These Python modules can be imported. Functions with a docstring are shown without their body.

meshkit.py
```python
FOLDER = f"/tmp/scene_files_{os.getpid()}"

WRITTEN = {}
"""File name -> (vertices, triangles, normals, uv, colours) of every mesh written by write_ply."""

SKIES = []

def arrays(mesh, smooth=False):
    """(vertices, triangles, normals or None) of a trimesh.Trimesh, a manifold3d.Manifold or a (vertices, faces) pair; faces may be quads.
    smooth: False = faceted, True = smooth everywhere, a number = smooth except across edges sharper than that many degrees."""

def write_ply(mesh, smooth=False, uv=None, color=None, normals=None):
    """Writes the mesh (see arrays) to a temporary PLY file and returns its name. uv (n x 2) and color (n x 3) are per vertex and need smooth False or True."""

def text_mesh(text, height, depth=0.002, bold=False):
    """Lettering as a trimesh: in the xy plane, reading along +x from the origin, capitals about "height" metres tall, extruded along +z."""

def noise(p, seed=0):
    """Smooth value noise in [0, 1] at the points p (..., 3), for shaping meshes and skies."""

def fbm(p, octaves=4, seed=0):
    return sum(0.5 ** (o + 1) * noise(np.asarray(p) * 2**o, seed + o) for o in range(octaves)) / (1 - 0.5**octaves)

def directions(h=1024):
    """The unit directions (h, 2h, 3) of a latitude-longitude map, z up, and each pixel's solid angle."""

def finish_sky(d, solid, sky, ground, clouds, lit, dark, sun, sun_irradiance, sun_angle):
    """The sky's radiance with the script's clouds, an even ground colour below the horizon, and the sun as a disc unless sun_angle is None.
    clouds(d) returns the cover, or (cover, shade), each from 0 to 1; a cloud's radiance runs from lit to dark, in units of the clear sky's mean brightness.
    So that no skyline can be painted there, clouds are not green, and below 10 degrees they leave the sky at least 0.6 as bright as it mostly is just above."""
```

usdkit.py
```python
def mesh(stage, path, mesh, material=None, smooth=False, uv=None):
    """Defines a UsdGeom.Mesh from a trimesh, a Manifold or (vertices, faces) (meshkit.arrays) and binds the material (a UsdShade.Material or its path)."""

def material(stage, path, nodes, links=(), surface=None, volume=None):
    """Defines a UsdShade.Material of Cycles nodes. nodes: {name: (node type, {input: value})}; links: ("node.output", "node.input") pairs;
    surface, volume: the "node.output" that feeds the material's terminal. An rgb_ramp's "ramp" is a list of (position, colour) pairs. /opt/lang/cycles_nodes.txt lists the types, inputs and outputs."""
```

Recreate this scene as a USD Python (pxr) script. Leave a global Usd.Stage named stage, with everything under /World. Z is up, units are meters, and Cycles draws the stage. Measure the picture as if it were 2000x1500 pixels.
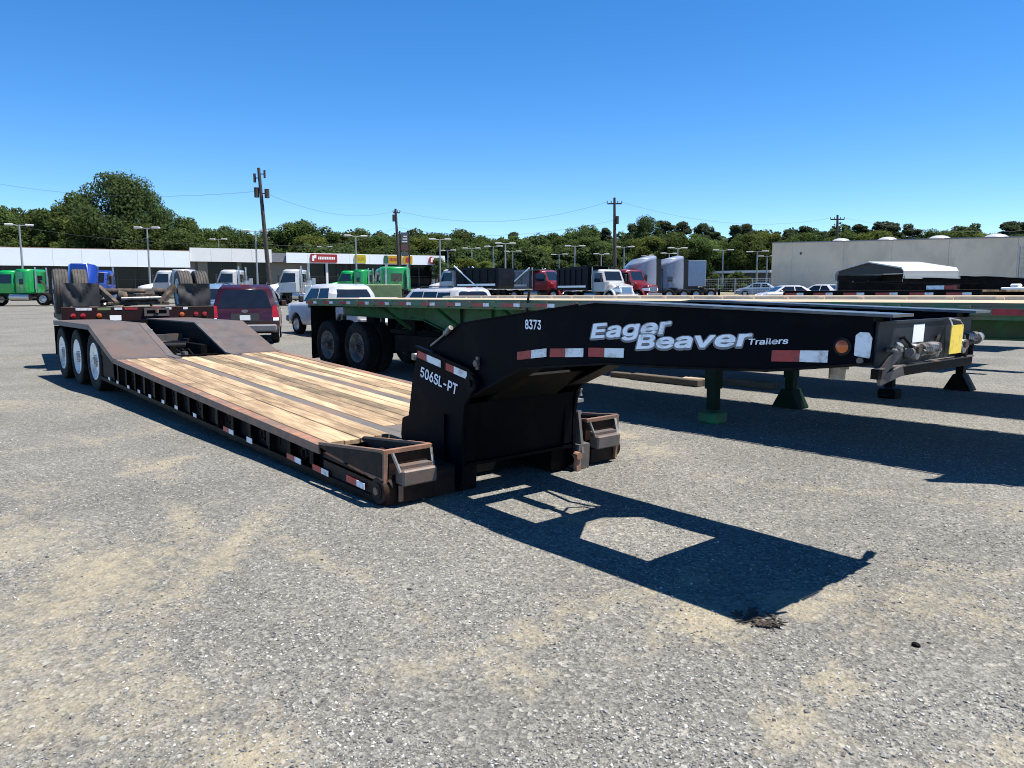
import math, random
import numpy as np
import trimesh
import manifold3d as m3
from shapely.geometry import Polygon
from shapely.ops import unary_union
import usdkit, meshkit
from pxr import Usd, UsdGeom, UsdLux, UsdShade, Gf, Sdf

stage = Usd.Stage.CreateInMemory()
UsdGeom.SetStageUpAxis(stage, UsdGeom.Tokens.z)
UsdGeom.SetStageMetersPerUnit(stage, 1.0)
WORLD = UsdGeom.Xform.Define(stage, '/World')
stage.SetDefaultPrim(WORLD.GetPrim())
UsdGeom.Scope.Define(stage, '/World/Looks')
rng = np.random.default_rng(7)
PI = math.pi

# ---------------------------------------------------------------- camera, sky, sun, exposure
EXPOSURE = 1.15
SKY_STRENGTH = 0.088
SUN_INTENSITY = 1.25
CAM = np.array([5.8636, -4.1565, 1.5815])
YAW, PITCH, ROLL, FPX = 2.43749, -0.117586, -0.0031, 1492.7
SUN = np.array([0.2959, 0.2735, 1.0]); SUN /= np.linalg.norm(SUN)
_f = np.array([math.cos(PITCH) * math.cos(YAW), math.cos(PITCH) * math.sin(YAW), math.sin(PITCH)])
_r = np.cross(_f, [0, 0, 1]); _r /= np.linalg.norm(_r)
_u = np.cross(_r, _f)
RIGHT = math.cos(ROLL) * _r + math.sin(ROLL) * _u
UP = -math.sin(ROLL) * _r + math.cos(ROLL) * _u
FWD = _f
cam = UsdGeom.Camera.Define(stage, '/World/camera')
cam.CreateHorizontalApertureAttr(36.0)
cam.CreateVerticalApertureAttr(27.0)
cam.CreateFocalLengthAttr(FPX / 2000 * 36.0)
cam.CreateClippingRangeAttr(Gf.Vec2f(0.05, 5000))
cam.CreateExposureAttr(EXPOSURE)
_m = Gf.Matrix4d(*RIGHT, 0, *UP, 0, *(-FWD), 0, *CAM, 1)
cam.AddTransformOp().Set(_m)

dome = UsdLux.DomeLight.Define(stage, '/World/sky')
sky_mat = usdkit.material(stage, '/World/Looks/sky_light', {
    'sky': ('sky_texture', {'sky_type': 'single_scattering', 'sun_disc': False, 'sun_elevation': float(math.asin(SUN[2])),
                            'sun_rotation': float(math.atan2(SUN[0], SUN[1])), 'altitude': 2000.0, 'air_density': 1.0, 'aerosol_density': 0.0, 'ozone_density': 4.0}),
    'deep': ('hsv', {'hue': 0.503, 'saturation': 1.3, 'value': 1.0, 'fac': 1.0}),
    'bg': ('background_shader', {'strength': SKY_STRENGTH})}, [('sky.color', 'deep.color'), ('deep.color', 'bg.color')], surface='bg.background')
UsdShade.MaterialBindingAPI.Apply(dome.GetPrim()).Bind(sky_mat)
dome.GetPrim().SetCustomDataByKey('label', 'clear deep blue cloudless sky')
dome.GetPrim().SetCustomDataByKey('kind', 'structure')
sun = UsdLux.DistantLight.Define(stage, '/World/sun')
sun.CreateIntensityAttr(SUN_INTENSITY)
sun.CreateAngleAttr(0.53)
sun.CreateNormalizeAttr(True)
sun.CreateColorAttr(Gf.Vec3f(1.0, 0.95, 0.88))
_z = SUN; _x = np.cross([0, 1, 0], _z); _x /= np.linalg.norm(_x); _y = np.cross(_z, _x)
sun.AddTransformOp().Set(Gf.Matrix4d(*_x, 0, *_y, 0, *_z, 0, 0, 0, 60, 1))

# ---------------------------------------------------------------- places
F2 = np.array([math.cos(YAW), math.sin(YAW)])
R2 = np.array([math.sin(YAW), -math.cos(YAW)])
AZ0 = YAW

def gz(x, y):
    """height of the lot: level round the trailers, rising gently towards the road and the shops"""
    d = (np.asarray(x) - CAM[0]) * F2[0] + (np.asarray(y) - CAM[1]) * F2[1]
    return 0.022 * np.clip(d - 27, 0, 53) + 0.032 * np.clip(d - 80, 0, 70)

def ray(px, py):
    d = (px - 1000) / FPX * RIGHT - (py - 750) / FPX * UP + FWD
    return d

def at(px, py, z=0.0):
    d = ray(px, py); t = (z - CAM[2]) / d[2]
    return CAM + t * d

def spot(px, d):
    """the point of the ground seen in the direction of px at d metres of depth"""
    q = CAM[:2] + d * F2 + d * (px - 1000) / FPX * R2
    return np.array([q[0], q[1], float(gz(q[0], q[1]))])

def azim(px):
    return YAW - math.atan((px - 1000) / FPX)

# ---------------------------------------------------------------- prims
used = {}
def numbered(parent, name):
    k = (parent, name); n = used.get(k, 0); used[k] = n + 1
    return name if n == 0 else f'{name}_{n:03d}'

def path_of(parent):
    return '/World' if parent is None else str(parent.GetPath())

def tag(p, label=None, cat=None, group=None, kind=None):
    p = p.GetPrim() if hasattr(p, 'GetPrim') else p
    for k, v in (('label', label), ('category', cat), ('group', group), ('kind', kind)):
        if v: p.SetCustomDataByKey(k, v)
    return p

def thing(name, label, cat, loc=(0, 0, 0), rz=0.0, group=None, scale=None):
    x = UsdGeom.Xform.Define(stage, f'/World/{numbered("/World", name)}')
    x.AddTranslateOp().Set(Gf.Vec3d(*map(float, loc)))
    if rz: x.AddRotateZOp().Set(math.degrees(rz))
    if scale is not None: x.AddScaleOp().Set(Gf.Vec3f(*map(float, scale)))
    return tag(x, label, cat, group)

def group_part(name, parent, label=None):
    x = UsdGeom.Xform.Define(stage, f'{path_of(parent)}/{numbered(path_of(parent), name)}')
    return tag(x, label)

def obj(name, mesh, mat, parent=None, smooth=False, label=None):
    if isinstance(mesh, list): mesh = cat(mesh)
    pp = path_of(parent)
    m = usdkit.mesh(stage, f'{pp}/{numbered(pp, name)}', mesh, mat, smooth=smooth)
    return tag(m, label)

def copy_of(src, label, loc, rz=0.0, group=None, scale=None, name=None):
    was = src.GetCustomData()
    r = thing(name or src.GetName().rstrip('0123456789').rstrip('_'), label, was['category'], loc, rz, group or was.get('group'), scale)
    r.GetReferences().AddInternalReference(src.GetPath()); r.SetInstanceable(True)
    return r

# ---------------------------------------------------------------- meshes
def cat(ms):
    ms = [m for m in ms if m is not None]
    out = []
    for m in ms:
        if isinstance(m, m3.Manifold):
            t = m.to_mesh(); m = trimesh.Trimesh(t.vert_properties[:, :3], t.tri_verts, process=False)
        out.append(m)
    return out[0] if len(out) == 1 else trimesh.util.concatenate(out)

def box(x0, x1, y0, y1, z0, z1):
    m = trimesh.creation.box([abs(x1 - x0), abs(y1 - y0), abs(z1 - z0)])
    m.apply_translation([(x0 + x1) / 2, (y0 + y1) / 2, (z0 + z1) / 2]); return m

def rbox(x0, x1, y0, y1, z0, z1, r=0.01):
    """a box with chamfered edges"""
    pts = []
    for sx, X in ((1, x0), (-1, x1)):
        for sy, Y in ((1, y0), (-1, y1)):
            for sz, Z in ((1, z0), (-1, z1)):
                pts += [[X, Y + sy * r, Z + sz * r], [X + sx * r, Y, Z + sz * r], [X + sx * r, Y + sy * r, Z]]
    return trimesh.convex.convex_hull(np.array(pts))

def cyl(p0, p1, r, n=16, r2=None):
    p0, p1 = np.array(p0, float), np.array(p1, float)
    h = np.linalg.norm(p1 - p0); a = (p1 - p0) / h
    e = np.cross(a, [0, 0, 1.0] if abs(a[2]) < 0.9 else [1.0, 0, 0]); e /= np.linalg.norm(e); g = np.cross(a, e)
    t = np.arange(n) * 2 * PI / n; c = np.cos(t)[:, None] * e + np.sin(t)[:, None] * g
    r2 = r if r2 is None else r2
    v = np.vstack([p0 + r * c, p1 + r2 * c, [p0], [p1]])
    f = []
    for i in range(n):
        j = (i + 1) % n
        f += [[i, j, n + j], [i, n + j, n + i], [2 * n, j, i], [2 * n + 1, n + i, n + j]]
    m = trimesh.Trimesh(v, f, process=False)
    if m.volume < 0: m.invert()
    return m

def tube(pts, r, n=6):
    pts = np.array(pts, float); out = []
    v, f = [], []
    t = np.gradient(pts, axis=0); t /= np.linalg.norm(t, axis=1, keepdims=True)
    a = np.cross(t, np.where(np.abs(t[:, 2:]) < 0.9, [0, 0, 1.0], [1.0, 0, 0])); a /= np.linalg.norm(a, axis=1, keepdims=True)
    b = np.cross(t, a); ang = np.arange(n) * 2 * PI / n
    rr = np.broadcast_to(r, (len(pts),))[:, None, None]
    v = (pts[:, None] + rr * (np.cos(ang)[None, :, None] * a[:, None] + np.sin(ang)[None, :, None] * b[:, None])).reshape(-1, 3)
    for i in range(len(pts) - 1):
        for j in range(n):
            k = (j + 1) % n
            f += [[i * n + j, (i + 1) * n + k, i * n + k], [i * n + j, (i + 1) * n + j, (i + 1) * n + k]]
    c = len(pts) - 1
    for j in range(1, n - 1):
        f += [[0, j, j + 1], [c * n, c * n + j + 1, c * n + j]]
    m = trimesh.Trimesh(v, f, process=False)
    if m.volume < 0: m.invert()
    return m

def bar(p0, p1, w, h):
    """a rectangular bar from p0 to p1: w across, h in the other direction"""
    p0, p1 = np.array(p0, float), np.array(p1, float)
    L = np.linalg.norm(p1 - p0); a = (p1 - p0) / L
    e = np.cross([0, 0, 1.0], a) if abs(a[2]) < 0.95 else np.array([0, 1.0, 0]); e /= np.linalg.norm(e); g = np.cross(a, e)
    m = trimesh.creation.box([L, w, h]); T = np.eye(4); T[:3, 0], T[:3, 1], T[:3, 2], T[:3, 3] = a, e, g, (p0 + p1) / 2
    m.apply_transform(T); return m

def _ext(poly, h):
    p = poly if isinstance(poly, Polygon) else Polygon(poly)
    if not p.is_valid: p = p.buffer(0)
    return trimesh.creation.extrude_polygon(p, h, engine='earcut')

def prism_y(poly, y0, y1):
    """(x, z) polygon extruded from y0 to y1"""
    m = _ext(poly, abs(y1 - y0)); v = m.vertices
    m = trimesh.Trimesh(np.stack([v[:, 0], max(y0, y1) - v[:, 2], v[:, 1]], 1), m.faces, process=False); return m

def prism_x(poly, x0, x1):
    """(y, z) polygon extruded from x0 to x1"""
    m = _ext(poly, abs(x1 - x0)); v = m.vertices
    return trimesh.Trimesh(np.stack([min(x0, x1) + v[:, 2], v[:, 0], v[:, 1]], 1), m.faces, process=False)

def prism_z(poly, z0, z1):
    m = _ext(poly, abs(z1 - z0)); m.apply_translation([0, 0, min(z0, z1)]); return m

def lathe_y(profile, n=32, y0=0.0, centre=(0, 0, 0)):
    """closed (r, y) profile turned about the y axis through centre"""
    p = np.array(profile, float); t = np.arange(n) * 2 * PI / n; k = len(p)
    v = np.stack([np.outer(np.cos(t), p[:, 0]), np.tile(p[:, 1] + y0, (n, 1)), np.outer(np.sin(t), p[:, 0])], -1).reshape(-1, 3) + np.array(centre)
    f = []
    for i in range(n):
        j = (i + 1) % n
        for a in range(k):
            b = (a + 1) % k
            f += [[i * k + a, i * k + b, j * k + b], [i * k + a, j * k + b, j * k + a]]
    m = trimesh.Trimesh(v, f, process=False)
    if m.volume < 0: m.invert()
    return m

def mirror_y(m):
    m = m.copy(); m.vertices[:, 1] *= -1; m.invert(); return m

def moved(m, dx=0, dy=0, dz=0, rz=0.0):
    m = m.copy()
    if rz: m.apply_transform(trimesh.transformations.rotation_matrix(rz, [0, 0, 1]))
    m.apply_translation([dx, dy, dz]); return m

def helix(p0, p1, R, r, turns, n=10, k=5):
    p0, p1 = np.array(p0, float), np.array(p1, float); a = p1 - p0; L = np.linalg.norm(a); a /= L
    e = np.cross(a, [0, 0, 1.0]); e /= np.linalg.norm(e); g = np.cross(a, e)
    t = np.linspace(0, turns * 2 * PI, int(turns * n))
    return tube(p0 + np.outer(t / t[-1] * L, a) + R * (np.outer(np.cos(t), e) + np.outer(np.sin(t), g)), r, k)

def sheet(poly_pts):
    """a flat fan of triangles through 3-d points"""
    v = np.array(poly_pts, float); f = [[0, i, i + 1] for i in range(1, len(v) - 1)]
    return trimesh.Trimesh(v, f, process=False)

class Shell:
    """a rounded body cut from its side (x, z), front (y, z) and plan (x, y) outlines; panels lie a few millimetres proud of it"""
    def __init__(self, side, front, plan=None, r=0.06, proud=0.008):
        self.r = r
        def three(o):
            def cs(pts):
                c = m3.CrossSection([np.array(pts, float)])
                if c.area() < 0 or c.is_empty(): c = m3.CrossSection([np.array(pts[::-1], float)])
                c = c.offset(-r, m3.JoinType.Round, 2.0, 16).offset(r + o, m3.JoinType.Round, 2.0, 16)
                return c.simplify(0.002)
            H = 30
            a = m3.Manifold.extrude(cs(side), H).transform([[1, 0, 0, 0], [0, 0, -1, H / 2], [0, 1, 0, 0]])
            b = m3.Manifold.extrude(cs(front), H).transform([[0, 0, 1, -H / 2], [1, 0, 0, 0], [0, 1, 0, 0]])
            m = a ^ b
            if plan is not None: m = m ^ m3.Manifold.extrude(cs(plan), H).translate([0, 0, -H / 2])
            return m
        self.body, self.big = three(0.0), three(proud)
    def side(self, poly, s):
        c = m3.CrossSection([np.array(poly, float)])
        if c.area() <= 0 or c.is_empty(): c = m3.CrossSection([np.array(poly[::-1], float)])
        H = 10
        a = m3.Manifold.extrude(c, H).transform([[1, 0, 0, 0], [0, 0, -1, H + 0.15 if s > 0 else -0.15], [0, 1, 0, 0]])
        return (self.big ^ a) - self.body
    def end(self, poly, x0, x1):
        c = m3.CrossSection([np.array(poly, float)])
        if c.area() <= 0 or c.is_empty(): c = m3.CrossSection([np.array(poly[::-1], float)])
        b = m3.Manifold.extrude(c, x1 - x0).transform([[0, 0, 1, x0], [1, 0, 0, 0], [0, 1, 0, 0]])
        return (self.big ^ b) - self.body
    def mesh(self):
        return cat([self.body])

# ---------------------------------------------------------------- materials
M = {}
def paint(name, col, rough=0.5, metal=0.0, var=0.15, scale=5.0, bump=0.0, dirt=None, amount=0.0, dscale=2.5, spec=0.5, coat=0.0, stretch=None, rand=0.0, fine=60.0):
    if name in M: return M[name]
    col = np.array(col, float)
    n = {'tc': ('texture_coordinate', {}), 'map': ('mapping', {'mapping_type': 'point', 'scale': stretch or (1, 1, 1)}),
         'n1': ('noise_texture', {'scale': scale, 'detail': 6.0, 'roughness': 0.6}),
         'ramp': ('rgb_ramp', {'ramp': [(0.3, np.clip(col * (1 - var), 0, 1)), (0.7, np.clip(col * (1 + var), 0, 1))]}),
         'p': ('principled_bsdf', {'roughness': rough, 'metallic': metal, 'specular_ior_level': spec, 'coat_weight': coat, 'coat_roughness': 0.06})}
    L = [('tc.object', 'map.vector'), ('map.vector', 'n1.vector'), ('n1.fac', 'ramp.fac')]
    out = 'ramp.color'
    if dirt is not None:
        n['n2'] = ('noise_texture', {'scale': dscale, 'detail': 8.0, 'roughness': 0.68, 'distortion': 0.3})
        n['r2'] = ('rgb_ramp', {'ramp': [(max(0.0, 0.62 - amount * 0.4), (0, 0, 0)), (min(1.0, 0.75 - amount * 0.25), (1, 1, 1))]})
        n['mix'] = ('mix_color', {'blend_type': 'mix', 'b': dirt})
        L += [('map.vector', 'n2.vector'), ('n2.fac', 'r2.fac'), ('r2.color', 'mix.fac'), (out, 'mix.a')]
        out = 'mix.result'
    if rand:
        n['oi'] = ('object_info', {}); n['mr'] = ('map_range', {'from_min': 0.0, 'from_max': 1.0, 'to_min': 1 - rand, 'to_max': 1 + rand * 0.6})
        n['h'] = ('hsv', {'hue': 0.5, 'saturation': 1.0, 'fac': 1.0})
        L += [('oi.random', 'mr.value'), ('mr.result', 'h.value'), (out, 'h.color')]
        out = 'h.color'
    L.append((out, 'p.base_color'))
    if bump:
        n['nb'] = ('noise_texture', {'scale': fine, 'detail': 4.0}); n['bp'] = ('bump', {'strength': bump, 'distance': 0.01})
        L += [('map.vector', 'nb.vector'), ('nb.fac', 'bp.height'), ('bp.normal', 'p.normal')]
    M[name] = usdkit.material(stage, f'/World/Looks/{name}', n, L, surface='p.BSDF')
    return M[name]

RUST = (0.10, 0.045, 0.022)
black_paint = paint('black_paint', (0.0012, 0.0016, 0.0036), 0.5, var=0.3, dirt=(0.005, 0.005, 0.006), amount=0.25, dscale=3.0, bump=0.03, spec=0.045)
black_frame = paint('black_frame', (0.0028, 0.0028, 0.003), 0.6, var=0.4, dirt=(0.012, 0.008, 0.006), amount=0.35, dscale=6.0, bump=0.1, spec=0.08)
flange_paint = paint('flange_paint', (0.05, 0.055, 0.065), 0.3, var=0.25, dirt=(0.12, 0.11, 0.10), amount=0.35, dscale=8.0)
rusty_edge = paint('rusty_edge', (0.21, 0.105, 0.062), 0.75, var=0.35, scale=7.0, dirt=(0.12, 0.08, 0.06), amount=0.5, dscale=3.0, bump=0.15)
rusty_black = paint('rusty_black', (0.006, 0.0048, 0.0042), 0.7, var=0.5, scale=6.0, dirt=(0.028, 0.013, 0.008), amount=0.55, dscale=5.0, bump=0.2, spec=0.2)
worn_steel = paint('worn_steel', (0.085, 0.08, 0.076), 0.55, 0.2, var=0.3, scale=5.0, dirt=(0.12, 0.085, 0.07), amount=0.45, dscale=4.0, bump=0.12)
strip_steel = paint('strip_steel', (0.085, 0.083, 0.078), 0.65, 0.1, var=0.3, scale=3.0, dirt=(0.14, 0.10, 0.075), amount=0.6, dscale=2.2, bump=0.1, stretch=(0.5, 1.5, 1))
ramp_steel = paint('ramp_steel', (0.070, 0.062, 0.058), 0.62, 0.1, var=0.3, scale=3.5, dirt=(0.092, 0.062, 0.050), amount=0.62, dscale=1.9, bump=0.15)
bare_metal = paint('bare_metal', (0.27, 0.265, 0.255), 0.42, 0.5, var=0.25, dirt=(0.10, 0.08, 0.06), amount=0.45, dscale=9.0)
rubber = paint('rubber', (0.005, 0.005, 0.0055), 0.85, spec=0.15, var=0.4, dirt=(0.022, 0.02, 0.018), amount=0.3, dscale=4.0, bump=0.15, fine=90.0)
rubber_grey = paint('rubber_grey', (0.028, 0.026, 0.024), 0.85, var=0.3, dirt=(0.06, 0.052, 0.045), amount=0.5, dscale=4.0, bump=0.2, fine=90.0)
rim_white = paint('rim_white', (0.80, 0.79, 0.75), 0.5, var=0.06, dirt=(0.4, 0.36, 0.3), amount=0.3, dscale=5.0)
hub_pale = paint('hub_pale', (0.42, 0.40, 0.36), 0.6, var=0.15, dirt=(0.22, 0.18, 0.14), amount=0.4, dscale=7.0)
hub_dark = paint('hub_dark', (0.05, 0.045, 0.04), 0.6, 0.3, var=0.4, dirt=RUST, amount=0.5, dscale=9.0)
white_decal = paint('white_decal', (0.72, 0.74, 0.78), 0.4, var=0.05, dirt=(0.35, 0.35, 0.36), amount=0.25, dscale=9.0)
grey_decal = paint('grey_decal', (0.13, 0.13, 0.14), 0.4, var=0.1)
tape_red = paint('tape_red', (0.30, 0.018, 0.022), 0.3, var=0.15, dirt=(0.12, 0.02, 0.02), amount=0.35, dscale=14.0)
tape_white = paint('tape_white', (0.62, 0.64, 0.66), 0.3, var=0.08, dirt=(0.3, 0.29, 0.27), amount=0.35, dscale=14.0)
amber = paint('amber_lens', (0.42, 0.085, 0.01), 0.2, var=0.2, coat=0.5)
red_lens = paint('red_lens', (0.30, 0.01, 0.012), 0.2, var=0.2, coat=0.5)
yellow_tag = paint('yellow_tag', (0.78, 0.56, 0.06), 0.5, var=0.1, dirt=(0.4, 0.3, 0.1), amount=0.2, dscale=20.0)
paper_white = paint('paper_white', (0.8, 0.8, 0.78), 0.6, var=0.05)
dark_glass = paint('dark_glass', (0.008, 0.010, 0.014), 0.06, var=0.2, spec=0.6)
chrome = paint('chrome', (0.5, 0.49, 0.48), 0.32, 1.0, var=0.05)
alloy = paint('alloy', (0.5, 0.5, 0.5), 0.35, 0.8, var=0.1)

def plank_material(name, c1, c2, stain, amount):
    n = {'tc': ('texture_coordinate', {}), 'oi': ('object_info', {}), 'sc': ('vector_math', {'math_type': 'scale', 'vector1': (17.0, 9.0, 3.0)}),
         'add': ('vector_math', {'math_type': 'add'}), 'map': ('mapping', {'mapping_type': 'point', 'scale': (0.7, 16.0, 16.0)}),
         'n1': ('noise_texture', {'scale': 2.2, 'detail': 7.0, 'roughness': 0.65, 'distortion': 0.6}), 'ramp': ('rgb_ramp', {'ramp': [(0.3, c1), (0.55, c2), (0.75, np.array(c2) * 1.15)]}),
         'm2': ('mapping', {'mapping_type': 'point', 'scale': (0.5, 2.0, 2.0)}), 'n2': ('noise_texture', {'scale': 1.6, 'detail': 8.0, 'roughness': 0.7}),
         'r2': ('rgb_ramp', {'ramp': [(0.62 - amount * 0.35, (0, 0, 0)), (0.8 - amount * 0.25, (1, 1, 1))]}), 'mix': ('mix_color', {'b': stain}),
         'mr': ('map_range', {'from_min': 0.0, 'from_max': 1.0, 'to_min': 0.8, 'to_max': 1.12}), 'h': ('hsv', {'hue': 0.5, 'saturation': 1.0, 'fac': 1.0}),
         'bp': ('bump', {'strength': 0.25, 'distance': 0.006}), 'p': ('principled_bsdf', {'roughness': 0.8, 'specular_ior_level': 0.3})}
    L = [('oi.random', 'sc.scale'), ('tc.object', 'add.vector1'), ('sc.vector', 'add.vector2'), ('add.vector', 'map.vector'), ('map.vector', 'n1.vector'), ('n1.fac', 'ramp.fac'),
         ('add.vector', 'm2.vector'), ('m2.vector', 'n2.vector'), ('n2.fac', 'r2.fac'), ('r2.color', 'mix.fac'), ('ramp.color', 'mix.a'), ('oi.random', 'mr.value'), ('mr.result', 'h.value'), ('mix.result', 'h.color'), ('h.color', 'p.base_color'),
         ('n1.fac', 'bp.height'), ('bp.normal', 'p.normal')]
    M[name] = usdkit.material(stage, f'/World/Looks/{name}', n, L, surface='p.BSDF'); return M[name]

wood_new = plank_material('wood_new', (0.30, 0.20, 0.105), (0.47, 0.345, 0.21), (0.16, 0.11, 0.065), 0.6)
wood_old = plank_material('wood_old', (0.19, 0.13, 0.075), (0.37, 0.27, 0.16), (0.10, 0.075, 0.046), 0.8)
wood_grey = plank_material('wood_grey', (0.31, 0.235, 0.155), (0.45, 0.36, 0.25), (0.26, 0.20, 0.14), 0.3)

# ---------------------------------------------------------------- ground
patches = [(60, 1060, .55, .8), (190, 1110, .5, .8), (110, 1180, .5, .6), (330, 1075, .35, .6), (30, 790, .7, .7), (150, 790, .7, .4), (240, 770, .4, .5), (480, 1480, .25, .8), (250, 1400, .4, .5), (80, 1400, .45, .7), (380, 1390, .2, .4),
           (1380, 1215, .35, 1.), (1290, 1250, .25, .6), (1030, 1245, .2, .7), (1230, 1290, .2, .5), (1550, 1180, .25, .8), (1650, 1160, .25, .6), (1640, 1340, .25, .9), (1550, 1410, .25, .9), (1800, 1170, .35, .6), (1920, 1200, .4, .5), (1990, 1000, .4, .6), (1270, 880, .6, .8), (1220, 850, .4, .9),
           (1330, 890, .5, .5), (1150, 1120, .25, .3), (60, 960, .4, .5), (40, 1280, .5, .6), (160, 1300, .3, .5), (290, 1290, .2, .4), (1700, 1240, .3, .4), (560, 1180, .3, .3), (700, 1320, .25, .25), (1750, 780, 1.0, .5), (1900, 860, .8, .4), (300, 1180, .3, .5), (20, 700, 1.2, .4), (120, 1240, .35, .6), (750, 1250, .12, .5), (220, 1230, .2, .4), (1830, 840, .6, .5), (1500, 1330, .2, .4)]
ring = np.concatenate([[0.2, 0.8], np.geomspace(1.6, 14, 190), np.geomspace(14.4, 60, 70), np.geomspace(63, 1600, 40)])
NA = 720
th = np.arange(NA) * 2 * PI / NA
gx = CAM[0] + np.outer(ring, np.cos(th)); gy = CAM[1] + np.outer(ring, np.sin(th))
gp = np.stack([gx, gy, np.zeros_like(gx)], -1)
near = np.clip(1 - (ring - 10) / 30, 0, 1)[:, None]
zz = gz(gx, gy) + near * 0.016 * (meshkit.fbm(gp * 0.9, 3, 3) - 0.55)
zz = np.where(ring[:, None] < 30, np.minimum(zz, 0.012), zz)
dirt = np.zeros_like(gx)
for (px, py, s, a) in patches:
    q = at(px, py); v = np.array([q[0] - CAM[0], q[1] - CAM[1]]); v /= np.linalg.norm(v)
    du = (gx - q[0]) * v[0] + (gy - q[1]) * v[1]; dv = (gx - q[0]) * -v[1] + (gy - q[1]) * v[0]
    s = s * (0.95 if px < 700 else 0.72); dirt = np.maximum(dirt, 0.85 * a * np.exp(-(du / (1.25 * s)) ** 2 - (dv / s) ** 2))
def track(pts, half, wid, amp):
    """a pair of worn wheel lines along a path on the ground"""
    global dirt
    p = np.array([at(*q)[:2] for q in pts]); t = np.linspace(0, 1, 160)
    k = np.linspace(0, 1, len(p)); line = np.stack([np.interp(t, k, p[:, 0]), np.interp(t, k, p[:, 1])], 1)
    g_ = np.gradient(line, axis=0); g_ /= np.linalg.norm(g_, axis=1, keepdims=True)
    for s in (-half, half):
        l = line + np.stack([-g_[:, 1], g_[:, 0]], 1) * s
        sel = np.argwhere((np.abs(gx - CAM[0]) < 22) & (np.abs(gy - CAM[1]) < 22))
        q = np.stack([gx[sel[:, 0], sel[:, 1]], gy[sel[:, 0], sel[:, 1]]], 1)
        from scipy.spatial import cKDTree
        dd, _ = cKDTree(l).query(q)
        a = amp * np.exp(-(dd / wid) ** 2) * np.clip(meshkit.fbm(np.c_[q * 1.1, np.zeros(len(q))], 3, 21) * 2.6 - 0.7, 0, 1)
        dirt[sel[:, 0], sel[:, 1]] = np.maximum(dirt[sel[:, 0], sel[:, 1]], a)
track([(-420, 1500), (40, 1150), (300, 985), (520, 900), (640, 1010)], 0.9, 0.17, 0.75)
track([(640, 1500), (330, 1180), (120, 980), (-60, 860)], 0.9, 0.15, 0.55)
track([(1100, 1500), (1450, 1310), (1990, 1130)], 0.9, 0.16, 0.5)
track([(-300, 900), (200, 830), (330, 800)], 0.9, 0.2, 0.5)
track([(1210, 960), (1600, 1010), (2100, 1060)], 0.85, 0.2, 0.45)
gp[..., 2] = zz
GV = np.vstack([gp.reshape(-1, 3), [[CAM[0], CAM[1], 0.0]]])
ii, jj = np.meshgrid(np.arange(len(ring) - 1), np.arange(NA), indexing='ij'); kk = (jj + 1) % NA
quad = np.stack([ii * NA + jj, (ii + 1) * NA + jj, (ii + 1) * NA + kk, ii * NA + kk], -1).reshape(-1, 4)
GF = np.vstack([quad[:, [0, 1, 2]], quad[:, [0, 2, 3]], [[len(GV) - 1, j, (j + 1) % NA] for j in range(NA)]])
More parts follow.
